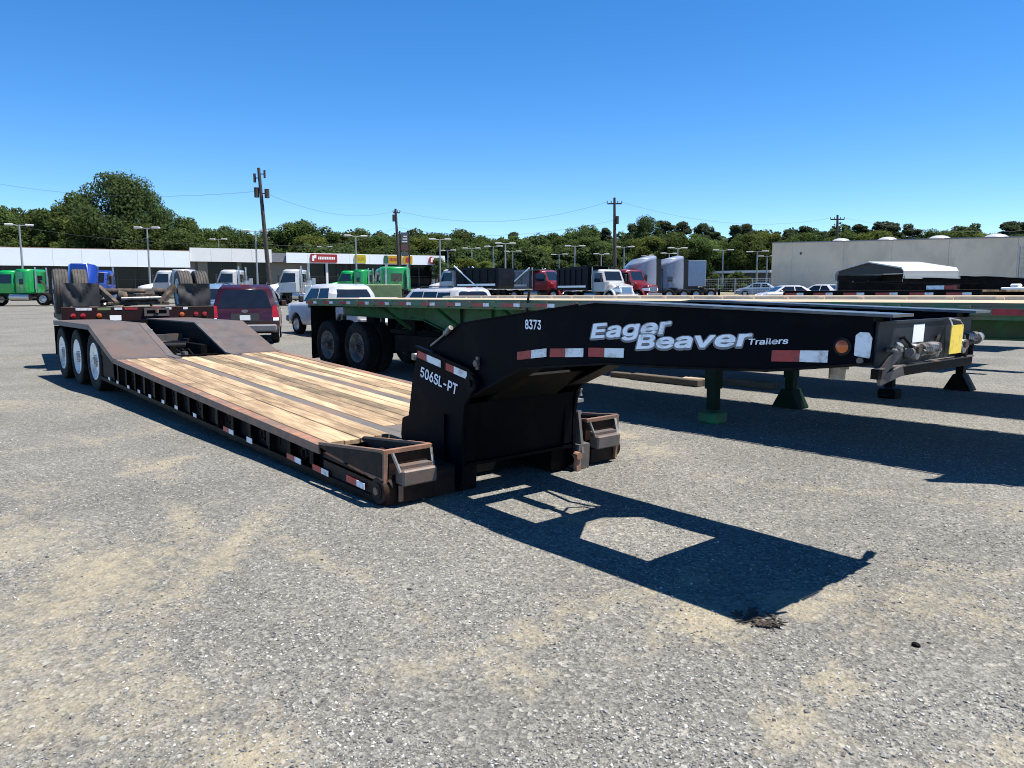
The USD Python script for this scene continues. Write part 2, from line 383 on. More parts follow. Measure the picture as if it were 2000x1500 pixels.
gravel_nodes = {
    'g': ('geometry', {}), 'at': ('attribute', {'attribute': 'dirt'}),
    'v1': ('voronoi_texture', {'scale': 52.0, 'randomness': 1.0}), 'v2': ('voronoi_texture', {'scale': 110.0, 'randomness': 1.0}),
    'sep': ('separate_color', {'color_type': 'rgb'}), 'sep2': ('separate_color', {'color_type': 'rgb'}),
    'r1': ('rgb_ramp', {'ramp': [(0.0, (0.04411, 0.04388, 0.04034)), (0.35, (0.09465, 0.09247, 0.08285)), (0.75, (0.1525, 0.1474, 0.1282)), (0.93, (0.2166, 0.2084, 0.1801)), (1.0, (0.3369, 0.3213, 0.2809))]}),
    'r2': ('rgb_ramp', {'ramp': [(0.0, (0.05615, 0.05563, 0.05043)), (0.5, (0.1163, 0.1129, 0.09941)), (1.0, (0.2086, 0.1998, 0.1729))]}),
    'mx': ('mix_color', {'fac': 0.5}),
    'nl': ('noise_texture', {'scale': 0.55, 'detail': 5.0, 'roughness': 0.6}), 'nf': ('noise_texture', {'scale': 9.0, 'detail': 6.0, 'roughness': 0.7}),
    'b1': ('map_range', {'from_min': 0.35, 'from_max': 0.65, 'to_min': 0.92, 'to_max': 1.2}),
    'hv': ('hsv', {'hue': 0.5, 'saturation': 1.0, 'fac': 1.0}),
    'a1': ('math', {'math_type': 'subtract', 'value2': 0.5}), 'a2': ('math', {'math_type': 'multiply', 'value2': 2.2}), 'a3': ('math', {'math_type': 'add'}),
    'nl2': ('noise_texture', {'scale': 0.8, 'detail': 4.0, 'roughness': 0.6}), 'a4': ('math', {'math_type': 'subtract', 'value2': 0.54}), 'a5': ('math', {'math_type': 'multiply', 'value2': 1.1}), 'a6': ('math', {'math_type': 'add'}),
    'rd': ('rgb_ramp', {'ramp': [(0.2, (0, 0, 0)), (0.85, (0.68, 0.68, 0.68))]}),
    'nd': ('noise_texture', {'scale': 60.0, 'detail': 5.0, 'roughness': 0.7}), 'rdc': ('rgb_ramp', {'ramp': [(0.3, (0.2104, 0.1793, 0.1189)), (0.7, (0.3367, 0.2877, 0.1918))]}),
    'md': ('mix_color', {}),
    'bp': ('bump', {'strength': 0.75, 'distance': 0.010}), 'bp2': ('bump', {'strength': 0.5, 'distance': 0.006}),
    'p': ('principled_bsdf', {'roughness': 0.9, 'specular_ior_level': 0.25})}
gravel_links = [('g.position', 'v1.vector'), ('g.position', 'v2.vector'), ('v1.color', 'sep.color'), ('v2.color', 'sep2.color'), ('sep.r', 'r1.fac'), ('sep2.r', 'r2.fac'), ('r1.color', 'mx.a'), ('r2.color', 'mx.b'),
                ('g.position', 'nl.vector'), ('g.position', 'nf.vector'), ('nl.fac', 'b1.value'), ('b1.result', 'hv.value'), ('mx.result', 'hv.color'),
                ('nf.fac', 'a1.value1'), ('a1.value', 'a2.value1'), ('a2.value', 'a3.value1'), ('at.fac', 'a3.value2'),
                ('g.position', 'nl2.vector'), ('nl2.fac', 'a4.value1'), ('a4.value', 'a5.value1'), ('a5.value', 'a6.value1'), ('a3.value', 'a6.value2'), ('a6.value', 'rd.fac'),
                ('g.position', 'nd.vector'), ('nd.fac', 'rdc.fac'), ('rd.color', 'md.fac'), ('hv.color', 'md.a'), ('rdc.color', 'md.b'), ('md.result', 'p.base_color'),
                ('v1.distance', 'bp.height'), ('v2.distance', 'bp2.height'), ('bp.normal', 'bp2.normal'), ('bp2.normal', 'p.normal')]
gravel = usdkit.material(stage, '/World/Looks/gravel', gravel_nodes, gravel_links, surface='p.BSDF')
gm = usdkit.mesh(stage, '/World/ground', trimesh.Trimesh(GV, GF, process=False), gravel, smooth=True)
used[('/World', 'ground')] = 1
UsdGeom.PrimvarsAPI(gm).CreatePrimvar('dirt', Sdf.ValueTypeNames.FloatArray, 'vertex').Set([float(x) for x in np.append(dirt.ravel(), 0)])
tag(gm, 'grey gravel lot with pale tan dirt patches', None, None, 'structure')
# ---------------------------------------------------------------- the lowboy trailer
TILT, Z0 = 0.0459, 0.3141
TM = np.eye(4); TM[:3, :3] = [[math.cos(TILT), 0, math.sin(TILT)], [0, 1, 0], [-math.sin(TILT), 0, math.cos(TILT)]]; TM[2, 3] = Z0
def T(m):
    """from the sloping frame of the deck (x forward, z up from the deck) to the world"""
    m = cat(m) if isinstance(m, list) else m.copy()
    m.apply_transform(TM); return m
def TP(x, y, z): return TM[:3, :3] @ np.array([x, y, z]) + TM[:3, 3]
N, F = -1.295, 1.295

def tyre_mesh(c, R, w, groove=True, n=36):
    """a tyre about y, its middle at c"""
    r0 = R * 0.60; h = w / 2
    pr = [(r0, -h * 0.82), (R * 0.80, -h), (R * 0.93, -h * 0.97), (R * 0.985, -h * 0.84)]
    if groove:
        for k in range(4):
            a = -h * 0.84 + (k + 0.72) * h * 1.68 / 4.4; b = a + w * 0.035
            pr += [(R, a), (R - 0.014, a + 0.002), (R - 0.014, b), (R, b + 0.002)]
    pr += [(R * 0.985, h * 0.84), (R * 0.93, h * 0.97), (R * 0.80, h), (r0, h * 0.82)]
    return lathe_y(pr, n, c[1], (c[0], 0, c[2]))

def rim_mesh(c, R, w, s, dish=0.10, n=32):
    """a steel disc wheel whose open side looks along s * y; R is the radius of its flange"""
    h = w / 2
    pr = [(R, h * 0.86), (R, h * 0.92), (R * 0.955, h * 0.94), (R * 0.93, h * 0.84), (R * 0.86, h * 0.5), (R * 0.80, h - dish), (R * 0.52, h - dish * 1.05), (R * 0.36, h - dish * 0.55), (0.001, h - dish * 0.5), (0.001, h - dish - 0.05), (R * 0.9, h - dish - 0.06)]
    pr = [(r, s * y) for r, y in pr]
    return lathe_y(pr, n, c[1], (c[0], 0, c[2]))

def hub_mesh(c, R, w, s, dish=0.10):
    y = c[1] + s * (w / 2 - dish * 0.5)
    ms = [cyl((c[0], y, c[2]), (c[0], y + s * dish * 0.55, c[2]), R * 0.2, 16, R * 0.17)]
    for k in range(10):
        a = k * PI / 5; x, z = c[0] + R * 0.30 * math.cos(a), c[2] + R * 0.30 * math.sin(a)
        ms.append(cyl((x, y - s * 0.01, z), (x, y + s * 0.03, z), R * 0.045, 6))
    return ms

def wheel(parent, c, R, w, rimR, s, rim_mat, tyre_mat=None, dish=0.10, hub_mat=None, name='wheel'):
    p = group_part(name, parent)
    obj('tyre', tyre_mesh(c, R, w), tyre_mat or rubber, p, smooth=35)
    obj('rim', rim_mesh(c, rimR, w, s, dish), rim_mat, p, smooth=35)
    obj('hub', hub_mesh(c, rimR, w, s, dish), hub_mat or hub_dark, p)
    return p

lb = thing('lowboy_trailer', 'long black gooseneck lowboy trailer with timber deck, lettered gooseneck and three rear axles', 'trailer')
# timber deck
def plank(x0, x1, y0, y1, mat, parent, TT=T, lift=0.0, th=0.045):
    m = rbox(x0, x1, y0 + 0.004, y1 - 0.004, -th + lift, lift, 0.004)
    return obj('plank', TT(m), mat, parent)
zl = lambda: float(rng.uniform(-0.004, 0.004))
wseq = [wood_new, wood_old, wood_new]
def row(y0, y1, n, x0, x1, mats):
    e = np.linspace(y0, y1, n + 1)
    for k in range(n):
        cut = x0 + (x1 - x0) * (0.35 + 0.37 * ((k * 0.618 + 0.2) % 1))
        m = mats[k % len(mats)]
        plank(x0, cut - 0.003, e[k], e[k + 1], m, lb, lift=zl()); plank(cut + 0.003, x1, e[k], e[k + 1], m, lb, lift=zl())
row(N + 0.115, -0.565, 4, -6.72, -0.08, [wood_new, wood_new, wood_new])
row(-0.435, 0.425, 6, -6.55, -0.42, [wood_new, wood_new, wood_old, wood_old, wood_new, wood_new])
row(0.585, F - 0.115, 4, -6.72, -0.08, [wood_new, wood_old, wood_new, wood_new])
for y0, y1 in ((-0.56, -0.44), (0.43, 0.58)):
    obj('deck_beam', T([box(-6.85, 0.3, y0, y1, -0.03, -0.004), box(-6.85, 0.9, y0 + 0.05, y1 - 0.05, -0.25, -0.03)]), strip_steel, lb)
obj('header_plate', T([box(-0.41, 0.36, -0.435, 0.425, -0.03, -0.005)]), strip_steel, lb, label='bare grey steel plate at the front of the deck')
for x in np.arange(-6.5, 0.2, 0.55):
    obj('crossmember', T(box(x - 0.03, x + 0.03, N + 0.07, F - 0.07, -0.19, -0.055)), black_frame, lb)
# outer side beams with ribs, rings and reflectors
def zb(x): return -0.265 + 0.021 * min(x, 0)
for s in (-1, 1):
    sd = (lambda m: m) if s < 0 else mirror_y
    P = [(-8.0, -0.05), (0.0, -0.05), (1.0, -0.09), (1.0, -0.255), (0, zb(0)), (-8.0, zb(-8.0))]
    obj('side_beam', T(sd(prism_y(P, N + 0.075, N + 0.09))), black_frame, lb)
    obj('deck_edge', T(sd(cat([box(-6.86, -0.03, N, N + 0.105, -0.022, 0.002), box(-6.86, -0.03, N, N + 0.014, -0.075, -0.022)]))), rusty_edge, lb)
    Q = [(-7.7, zb(-7.7) + 0.05), (0.9, -0.215), (0.95, -0.255), (-7.7, zb(-7.7))]
    obj('bottom_flange', T(sd(cat([prism_y(Q, N + 0.005, N + 0.02), prism_y([(-7.7, zb(-7.7)), (0.95, -0.268), (0.95, -0.256), (-7.7, zb(-7.7) + 0.012)], N, N + 0.12)]))), black_frame, lb)
    for k, x in enumerate(np.arange(-6.62, 0.2, 0.46)):
        obj('outrigger', T(sd(cat([box(x - 0.008, x + 0.008, N + 0.012, N + 0.075, zb(x) + 0.012, -0.024), box(x - 0.035, x + 0.035, N + 0.006, N + 0.014, zb(x) + 0.07, -0.075)]))), rusty_black if k % 3 == 0 else black_frame, lb)
        if k % 2 == 1:
            t = np.linspace(0, 2 * PI, 15)
            xc, zc = x + 0.22, -0.15
            obj('tie_ring', T(sd(cat([tube(np.stack([xc + 0.05 * np.cos(t), np.full(15, N + 0.055), zc + 0.055 * np.sin(t)], 1), 0.011, 5), box(xc - 0.03, xc + 0.03, N + 0.05, N + 0.076, zc + 0.03, zc + 0.06)]))), rusty_black, lb)
    for k, x in enumerate((-7.14, -6.64, -6.04, -5.49, -4.97, -4.39, -3.86, -3.18)):
        obj('reflector_strip', T(sd(box(x - 0.055, x + 0.055, N, N + 0.004, zb(x) + 0.045, zb(x) + 0.088))), tape_white, lb)
    for x in (-2.1, -0.5, 0.02, 0.62):
        z = zb(x) + 0.03
        if x > 0.5: z = -0.2
        obj('reflector_strip', T(sd(box(x - 0.17, x - 0.005, N, N + 0.004, z, z + 0.05))), tape_red, lb)
        obj('reflector_strip', T(sd(box(x - 0.005, x + 0.12, N, N + 0.0042, z, z + 0.05))), tape_white, lb)
    obj('reflector_strip', T(sd(box(-1.62, -1.48, N, N + 0.004, zb(-1.5) + 0.02, zb(-1.5) + 0.075))), tape_white, lb)
# ramps and the decks over the wheels (these stay level)
GI = 0.8885
foot, top = TP(-6.85, 0, 0), TP(-8.364, 0, 0.397)
foot2 = TP(-6.62, 0, 0.006)
XT, ZT = top[0], top[2]; XE = -11.33
for s in (-1, 1):
    sd = (lambda m: m) if s < 0 else mirror_y
    y0, y1 = N, N + GI
    L1, L2 = (foot[0], foot[2]), (XT, ZT)
    th = 0.02
    rp = [(XE, ZT), (XT, ZT), (foot[0], foot[2] + 0.004), (foot2[0], foot2[2]), (foot2[0], foot2[2] - 0.02), (foot[0] - 0.01, foot[2] - 0.02), (XT - 0.01, ZT - 0.022), (XE, ZT - 0.022)]
    obj('wheel_deck', sd(cat([prism_y([rp[0], rp[1], rp[6], rp[7]], y0, y1), box(XE, XT - 0.02, y0, y0 + 0.012, ZT - 0.085, ZT - 0.022), box(XE, XE + 0.012, y0 + 0.012, y1, ZT - 0.10, ZT - 0.022)])), ramp_steel, lb)
    obj('ramp_plate', sd(prism_y([rp[1], rp[2], rp[3], rp[4], rp[5], rp[6]], y0 + 0.001, y1 - 0.11)), ramp_steel, lb)
    obj('ramp_rim', sd(prism_y([(rp[1][0], rp[1][1] + 0.006), (rp[2][0], rp[2][1] + 0.006), (foot2[0] - 0.2 + 0.4, foot2[2] - 0.002), (foot2[0] + 0.2, foot2[2] - 0.03), (rp[5][0], rp[5][1]), (rp[6][0], rp[6][1])], y1 - 0.108, y1)), worn_steel, lb)
    obj('edge_bar', sd(cat([prism_y([(XT + 0.004, ZT - 0.024), (foot[0], foot[2] - 0.022), (foot[0] - 0.09, foot[2] - 0.06), (XT - 0.06, ZT - 0.09)], y0 + 0.002, y0 + 0.016)])), rusty_edge, lb)
    obj('inner_panel', sd(prism_y([(XE, ZT - 0.025), (XT - 0.02, ZT - 0.025), (foot[0] - 0.02, foot[2] - 0.03), (foot[0] - 0.02, 0.36), (XE, 0.55)], y1 - 0.03, y1 - 0.012)), black_frame, lb)
    obj('wheel_guard', sd(prism_y([(XT + 0.05, ZT - 0.10), (foot[0] - 0.12, foot[2] - 0.08), (foot[0] - 0.10, 0.24), (-7.62, 0.24), (-7.62, 0.6)], y0 + 0.03, y0 + 0.045)), black_frame, lb)
    obj('mud_flap', sd(box(XE - 0.012, XE - 0.001, y0 + 0.01, y0 + 0.72, 0.42, ZT - 0.11)), rubber, lb)
    obj('fender_bar', sd(cat([box(XE + 0.02, XT - 0.1, y0 + 0.3, y0 + 0.36, ZT - 0.14, ZT - 0.03), box(XE + 0.02, XT - 0.1, y1 - 0.2, y1 - 0.14, ZT - 0.14, ZT - 0.03)])), black_frame, lb)
    for k in range(3):
        x = -8.18 - 1.295 * k
        wheel(lb, (x, s * (1.295 - 0.15), 0.495), 0.49, 0.275, 0.305, s, rim_white, dish=0.085, hub_mat=hub_pale)
        wheel(lb, (x, s * (1.295 - 0.47), 0.495), 0.49, 0.275, 0.305, -s, rim_white, dish=0.085)
for k in range(3):
    x = -8.18 - 1.295 * k
    obj('axle', cyl((x, -1.0, 0.495), (x, 1.0, 0.495), 0.065, 12), rusty_black, lb)
    for y in (-0.36, 0.36): obj('air_spring', cyl((x - 0.3, y, 0.5), (x - 0.3, y, 0.8), 0.12, 14), rubber, lb)
obj('rear_beam', box(XE + 0.01, XE + 0.16, N + GI + 0.003, F - GI - 0.003, 0.72, ZT - 0.03), black_frame, lb)
for y in (-0.3, 0.2): obj('spine_beam', box(XE + 0.17, -7.4, y, y + 0.1, 0.52, 0.74), black_frame, lb)
obj('timber_block', rbox(-9.6, -9.25, -0.4, -0.05, 0.86, 0.95, 0.01), wood_grey, lb, label='pale timber block lying across the rear frame')
obj('steel_shelf', [box(-8.9, -8.45, -0.4, 0.05, 0.72, 0.745), box(-9.1, -9.02, -0.405, 0.405, 0.66, 0.86)], worn_steel, lb)
obj('air_tank', cyl((-8.25, -0.28, 0.66), (-8.25, 0.25, 0.66), 0.11, 16), black_paint, lb, smooth=40)
for k in range(4):
    obj('air_hose', tube([(-7.9, -0.3 + 0.1 * k, 0.55), (-7.75, -0.2 + 0.1 * k, 0.66), (-7.55, -0.15 + 0.08 * k, 0.6), (-7.35, -0.2 + 0.1 * k, 0.5)], 0.014, 5), rubber, lb)
obj('valve_bracket', [box(-7.62, -7.5, -0.3, -0.1, 0.5, 0.6), cyl((-7.45, -0.05, 0.5), (-7.45, -0.05, 0.63), 0.05, 10)], bare_metal, lb)
obj('front_crossbeam', [box(-7.2, -7.1, -0.405, 0.405, 0.42, 0.6)], black_frame, lb)

# gooseneck
GW = 0.594
rail = [(0.62, 0.85), (1.01, 1.08), (1.66, 1.19), (2.44, 1.32), (4.19, 1.35), (4.20, 1.14), (3.67, 1.045), (3.01, 0.985), (2.56, 0.955), (1.75, 0.83), (1.24, 0.575), (1.0, 0.5), (0.62, 0.6)]
def strip(line, th, y0, y1, up=1):
    a = np.array(line, float); d = np.gradient(a, axis=0); d /= np.linalg.norm(d, axis=1, keepdims=True)
    n = np.stack([-d[:, 1], d[:, 0]], 1) * th * up
    return prism_y(Polygon(np.vstack([a, (a + n)[::-1]])), y0, y1)
for s in (-1, 1):
    sd = (lambda m: m) if s < 0 else mirror_y
    g = group_part('gooseneck_rail', lb)
    obj('web', T(sd(prism_y(rail, -GW, -GW + 0.02))), black_paint, g)
    obj('inner_web', T(sd(prism_y(rail, -0.42, -0.405))), black_paint, g)
    obj('end_cap', T(sd(prism_y([(4.17, 1.145), (4.18, 1.145), (4.172, 1.345), (4.162, 1.345)], -GW + 0.021, -0.421))), black_paint, g)
    obj('top_flange', T(sd(strip([(2.30, 1.298), (2.44, 1.321), (2.6, 1.3245), (4.285, 1.3535)], 0.014, -GW - 0.018, -0.39))), flange_paint, g)
    obj('rear_flange', T(sd(strip([(0.62, 0.851), (1.01, 1.081), (1.66, 1.191), (2.29, 1.296)], 0.012, -GW - 0.006, -0.39))), black_paint, g)
    obj('bottom_flange', T(sd(strip([(1.0, 0.499), (1.24, 0.574), (1.75, 0.829), (2.56, 0.954), (3.01, 0.984), (3.67, 1.044), (4.2, 1.139)], 0.014, -GW - 0.012, -0.385, -1))), black_frame, g)
plate = [(.46, .84), (.67, .81), (1.21, .73), (1.27, .70), (1.29, .66), (1.27, .62), (1.2, .56), (1.12, .46), (1.09, .21), (1.11, -.18), (1.0, -.262), (.3, -.262), (.21, .06), (.23, .21), (.33, .25), (.39, .59), (.44, .75)]
for s in (-1, 1):
    sd = (lambda m: m) if s < 0 else mirror_y
    g = group_part('drop_plate', lb)
    obj('side_plate', T(sd(prism_y(plate, -0.632, -GW - 0.008))), black_paint, g)
    obj('plate_rim', T(sd(strip([(.445, .842), (.67, .812), (1.2, .733)], 0.02, -0.65, -GW - 0.02))), black_paint, g)
    obj('stiffener', T(sd(cat([box(0.86, 0.885, -0.655, -0.633, -0.2, 0.35)]))), black_paint, g)
    obj('pivot_pin', T(sd(cat([cyl((1.21, -0.632, 0.645), (1.21, -0.652, 0.645), 0.065, 20), cyl((1.21, -0.652, 0.645), (1.21, -0.668, 0.645), 0.03, 12)]))), black_frame, g, smooth=40)
obj('front_panel', T([prism_y([(1.06, -0.02), (1.075, 0.2), (1.10, 0.46), (1.085, 0.46), (1.06, 0.2), (1.045, -0.02)], -0.593, 0.593), box(1.07, 1.09, -0.59, -0.5, 0.0, 0.42), box(1.07, 1.09, 0.5, 0.59, 0.0, 0.42), box(1.055, 1.10, -0.59, 0.59, -0.045, -0.021)]), black_paint, lb)
obj('sloping_panel', T(prism_y([(1.10, 0.462), (1.42, 0.70), (1.40, 0.715), (1.08, 0.475)], -0.38, 0.38)), black_frame, lb)
obj('rear_panel', T(prism_y([(0.36, -0.24), (0.36, 0.6), (0.6, 0.8), (0.62, 0.78), (0.38, 0.59), (0.38, -0.24)], -0.593, 0.593)), black_frame, lb)
obj('neck_base', T([box(0.42, 1.02, -0.593, -0.42, -0.262, -0.05), box(0.42, 1.02, 0.42, 0.593, -0.262, -0.05), box(0.40, 0.7, -0.41, 0.41, -0.25, -0.03)]), black_frame, lb)
obj('crossmember', T(box(2.42, 2.52, -0.404, 0.404, 0.96, 1.3)), black_paint, lb)
obj('crossmember', T(box(1.62, 1.72, -0.404, 0.404, 0.84, 1.17)), black_paint, lb)
obj('crossmember', T(box(1.16, 1.36, -0.404, 0.404, 0.68, 1.1)), black_paint, lb)
hexo = Polygon([(2.521, -0.404), (4.19, -0.404), (4.19, 0.404), (2.521, 0.404)]).difference(Polygon([(2.56, -0.08), (2.78, -0.36), (3.36, -0.36), (3.36, 0.36), (2.78, 0.36), (2.56, 0.08)]))
kp = prism_z(hexo, 0.0, 0.02); kp.vertices[:, 2] += 1.0 + np.clip(kp.vertices[:, 0] - 2.52, 0, None) * 0.082
obj('kingpin_plate', T(kp), black_paint, lb)
obj('kingpin', T([cyl((3.75, 0, 1.02), (3.75, 0, 0.96), 0.045, 14), cyl((3.75, 0, 1.10), (3.75, 0, 1.02), 0.06, 14)]), bare_metal, lb)
obj('lift_cylinder', T([cyl((1.72, 0.0, 1.0), (2.15, -0.02, 1.03), 0.055, 12), cyl((2.15, -0.02, 1.03), (2.42, -0.04, 1.05), 0.03, 10)]), black_frame, lb, smooth=40)
for q_ in ([tube([(1.72, 0.3, 1.0), (1.9, 0.24, 0.95), (2.1, 0.2, 0.98), (2.3, 0.24, 1.02), (2.42, 0.3, 1.0)], 0.018, 6), tube([(1.36, 0.28, 0.9), (1.5, 0.3, 0.88), (1.62, 0.29, 0.9)], 0.025, 6), tube([(2.42, -0.1, 1.1), (2.3, -0.06, 1.0), (2.22, 0.08, 1.0), (2.3, 0.2, 1.05), (2.42, 0.22, 1.1)], 0.014, 6)]):
    obj('air_hose', T(q_), rubber, lb)
# the front of the gooseneck
navy_panel = paint('navy_panel', (0.010, 0.015, 0.022), 0.55, var=0.35, spec=0.2, dirt=(0.022, 0.025, 0.029), amount=0.5, dscale=7.0)
obj('front_plate', T([box(4.196, 4.208, -0.572, 0.572, 1.115, 1.315), box(4.196, 4.214, -0.572, 0.572, 1.3155, 1.328)]), navy_panel, lb)
obj('bolster_lip', T([box(4.196, 4.232, -0.58, 0.58, 1.06, 1.106)]), black_frame, lb)
obj('lip_edge', T([box(4.21, 4.240, -0.58, 0.58, 1.107, 1.114)]), worn_steel, lb)
obj('paper_label', T(box(4.2085, 4.2105, -0.19, -0.06, 1.215, 1.305)), paper_white, lb)
g = group_part('document_tube', lb, label='yellow tag hanging on the gooseneck front')
obj('yellow_tag', T(box(4.262, 4.266, 0.14, 0.30, 1.145, 1.295)), yellow_tag, g)
obj('tag_loop', T(tube([(4.264, 0.15, 1.29), (4.25, 0.16, 1.315), (4.22, 0.22, 1.325), (4.25, 0.28, 1.315), (4.264, 0.29, 1.29)], 0.006, 5)), bare_metal, g)
for y, k in ((-0.24, 0), (0.0, 1), (0.36, 2)):
    g = group_part('air_coupling', lb)
    obj('coupling_head', T([cyl((4.208, y, 1.165), (4.262, y, 1.165), 0.027, 12), cyl((4.24, y - 0.045, 1.175), (4.24, y + 0.055, 1.175), 0.022, 12), rbox(4.215, 4.262, y - 0.027, y + 0.027, 1.186, 1.213, 0.006)]), bare_metal, g, smooth=40)
    obj('coupling_cap', T([cyl((4.2625, y, 1.19), (4.272, y, 1.19), 0.022, 12)]), hub_dark, g)
obj('spring', T([helix((4.25, -0.2, 1.185), (4.25, -0.03, 1.185), 0.028, 0.007, 8)]), bare_metal, lb)
obj('spring', T([helix((4.21, 0.4, 1.215), (4.22, 0.62, 1.215), 0.024, 0.007, 8)]), bare_metal, lb)
g = group_part('light_socket', lb)
obj('socket_arm', T([cyl((4.235, 0.36, 1.185), (4.2, 0.70, 1.195), 0.022, 12), rbox(4.21, 4.25, 0.43, 0.445, 1.11, 1.24, 0.005), rbox(4.19, 4.23, 0.58, 0.595, 1.11, 1.22, 0.005)]), rusty_black, g, smooth=40)
obj('socket_can', T([cyl((4.2, 0.70, 1.195), (4.17, 0.83, 1.20), 0.029, 16)]), bare_metal, g, smooth=40)
g = group_part('hose_hanger', lb)
obj('hanger_bracket', T([bar((4.215, -0.55, 1.075), (4.265, -0.47, 1.19), 0.022, 0.04), rbox(4.215, 4.27, -0.50, -0.42, 1.18, 1.205, 0.008), bar((4.22, -0.55, 1.05), (4.27, -0.42, 1.10), 0.018, 0.045)]), worn_steel, g)
obj('hanger_bolt', T([cyl((4.255, -0.46, 1.21), (4.265, -0.46, 1.225), 0.02, 10)]), bare_metal, g)
for q_ in ([tube([(4.208, -0.33, 1.24), (4.23, -0.34, 1.25), (4.24, -0.3, 1.22), (4.24, -0.24, 1.18)], 0.008, 6), tube([(4.208, 0.1, 1.23), (4.23, 0.08, 1.24), (4.24, 0.04, 1.22), (4.24, 0.0, 1.19)], 0.008, 6), tube([(4.208, 0.4, 1.2), (4.22, 0.42, 1.15), (4.2, 0.5, 1.13), (4.208, 0.55, 1.18)], 0.008, 6)]):
    obj('air_line', T(q_), rubber, lb)
obj('edge_bolt', T([cyl((4.15, -GW - 0.012, 1.142), (4.15, -GW + 0.0, 1.142), 0.016, 10)]), worn_steel, lb)
# marks on the near rail: reflectors, lamp, lettering
def on_rail(pts, y=-GW - 0.0035, d=0.003): return T(prism_y(pts, y, y + d))
for a, b, za, zc, m in ((1.69, 1.84, .874, .902, tape_red), (1.84, 1.995, .902, .93, tape_white), (2.03, 2.18, .932, .948, tape_red), (2.18, 2.345, .948, .966, tape_white), (2.39, 2.53, .973, .985, tape_red), (2.53, 2.69, .985, .998, tape_white), (3.69, 3.845, 1.088, 1.102, tape_red), (3.845, 3.99, 1.102, 1.115, tape_white)):
    obj('reflector_strip', on_rail([(a, za), (b, zc), (b, zc + 0.058), (a, za + 0.058)]), m, lb)
g = group_part('marker_lamp', lb)
obj('lamp_bezel', T(lathe_y([(0.044, 0), (0.044, -0.010), (0.03, -0.012), (0.03, 0)], 20, -GW - 0.001, (4.06, 0, 1.20))), rubber, g, smooth=40)
obj('lamp_lens', T(lathe_y([(0.001, 0), (0.031, 0), (0.031, -0.012), (0.018, -0.02), (0.001, -0.022)], 20, -GW - 0.001, (4.06, 0, 1.20))), amber, g, smooth=40)
pat = Polygon([(4.125, 1.17), (4.185, 1.165), (4.187, 1.25), (4.175, 1.268), (4.14, 1.268), (4.125, 1.255)]).buffer(0.008)
obj('reflector_patch', T(prism_y(pat, -GW - 0.0035, -GW - 0.0005)), tape_white, lb)

def letters(text, h, bold=False, shear=0.0, grow=0.0, track=0.0, stretch=1.0):
    """the outline of a word as a shapely shape, its capitals h tall"""
    parts, x = [], 0.0
    for ch in ([text] if track == 0 else list(text)):
        m = meshkit.text_mesh(ch, h, 0.002, bold)
        tr = m.triangles[m.face_normals[:, 2] > 0.9][:, :, :2]
        p = unary_union([Polygon(t) for t in tr if abs(np.cross(t[1] - t[0], t[2] - t[0])) > 1e-12])
        from shapely import affinity
        p = affinity.translate(p, x, 0); x = p.bounds[2] + track
        parts.append(p)
    p = unary_union(parts)
    from shapely import affinity
    p = affinity.affine_transform(p, [stretch, shear, 0, 1, 0, 0])
    return p.buffer(grow).simplify(0.0006) if grow else p
def lay(shape, x, z, ang, y, d=0.0015):
    """lettering on a plate that faces -y: baseline from (x, z), rising by ang"""
    m = cat([trimesh.creation.extrude_polygon(q, d, engine='earcut') for q in getattr(shape, 'geoms', [shape])])
    v = m.vertices; c, s = math.cos(ang), math.sin(ang)
    m.vertices = np.stack([x + v[:, 0] * c - v[:, 1] * s, y - v[:, 2], z + v[:, 0] * s + v[:, 1] * c], 1)
    return T(m)
def fit(text, h, w, bold, shear):
    p = letters(text, h, bold, shear); return letters(text, h, bold, shear, stretch=w / (p.bounds[2] - p.bounds[0]))
ang = 0.118
from shapely import affinity
words = []
for word, x, z, h, w in (('Eager', 2.39, 1.094, 0.084, 0.67), ('Beaver', 2.77, 1.064, 0.078, 0.82)):
    words.append(affinity.translate(affinity.rotate(fit(word, h, w, True, 0.36), ang + (0.015 if word == 'Eager' else 0), origin=(0, 0), use_radians=True), x, z))
e_, b_ = words[0].buffer(0.0015), words[1].buffer(0.0015)
both = unary_union([affinity.translate(w, -0.003, -0.005).buffer(0.010) for w in words])
obj('lettering_outline', lay(both, 0, 0, 0, -GW - 0.0012), grey_decal, lb)
obj('lettering', lay(e_.difference(b_.buffer(0.007)), 0, 0, 0, -GW - 0.0032), white_decal, lb)
obj('lettering', lay(b_, 0, 0, 0, -GW - 0.0032), white_decal, lb)
obj('lettering', lay(fit('Trailers', 0.029, 0.225, True, 0.25), 3.545, 1.160, ang, -GW - 0.003), white_decal, lb)
obj('stencil_number', lay(fit('8373', 0.062, 0.165, True, 0.0), 1.765, 1.105, 0.05, -GW - 0.003), white_decal, lb)
obj('stencil_number', lay(fit('506SL-PT', 0.082, 0.52, True, 0.0), 0.497, 0.612, -0.16, -0.6345), white_decal, lb)
for a, b, m in ((0.465, 0.60, tape_red), (0.60, 0.80, tape_white), (0.87, 0.98, tape_red), (0.98, 1.15, tape_white)):
    l = lambda x: 0.803 - (x - 0.6) * 0.142
    obj('reflector_strip', T(prism_y([(a, l(a) - 0.058), (b, l(b) - 0.058), (b, l(b)), (a, l(a))], -0.6355, -0.6325)), m, lb)
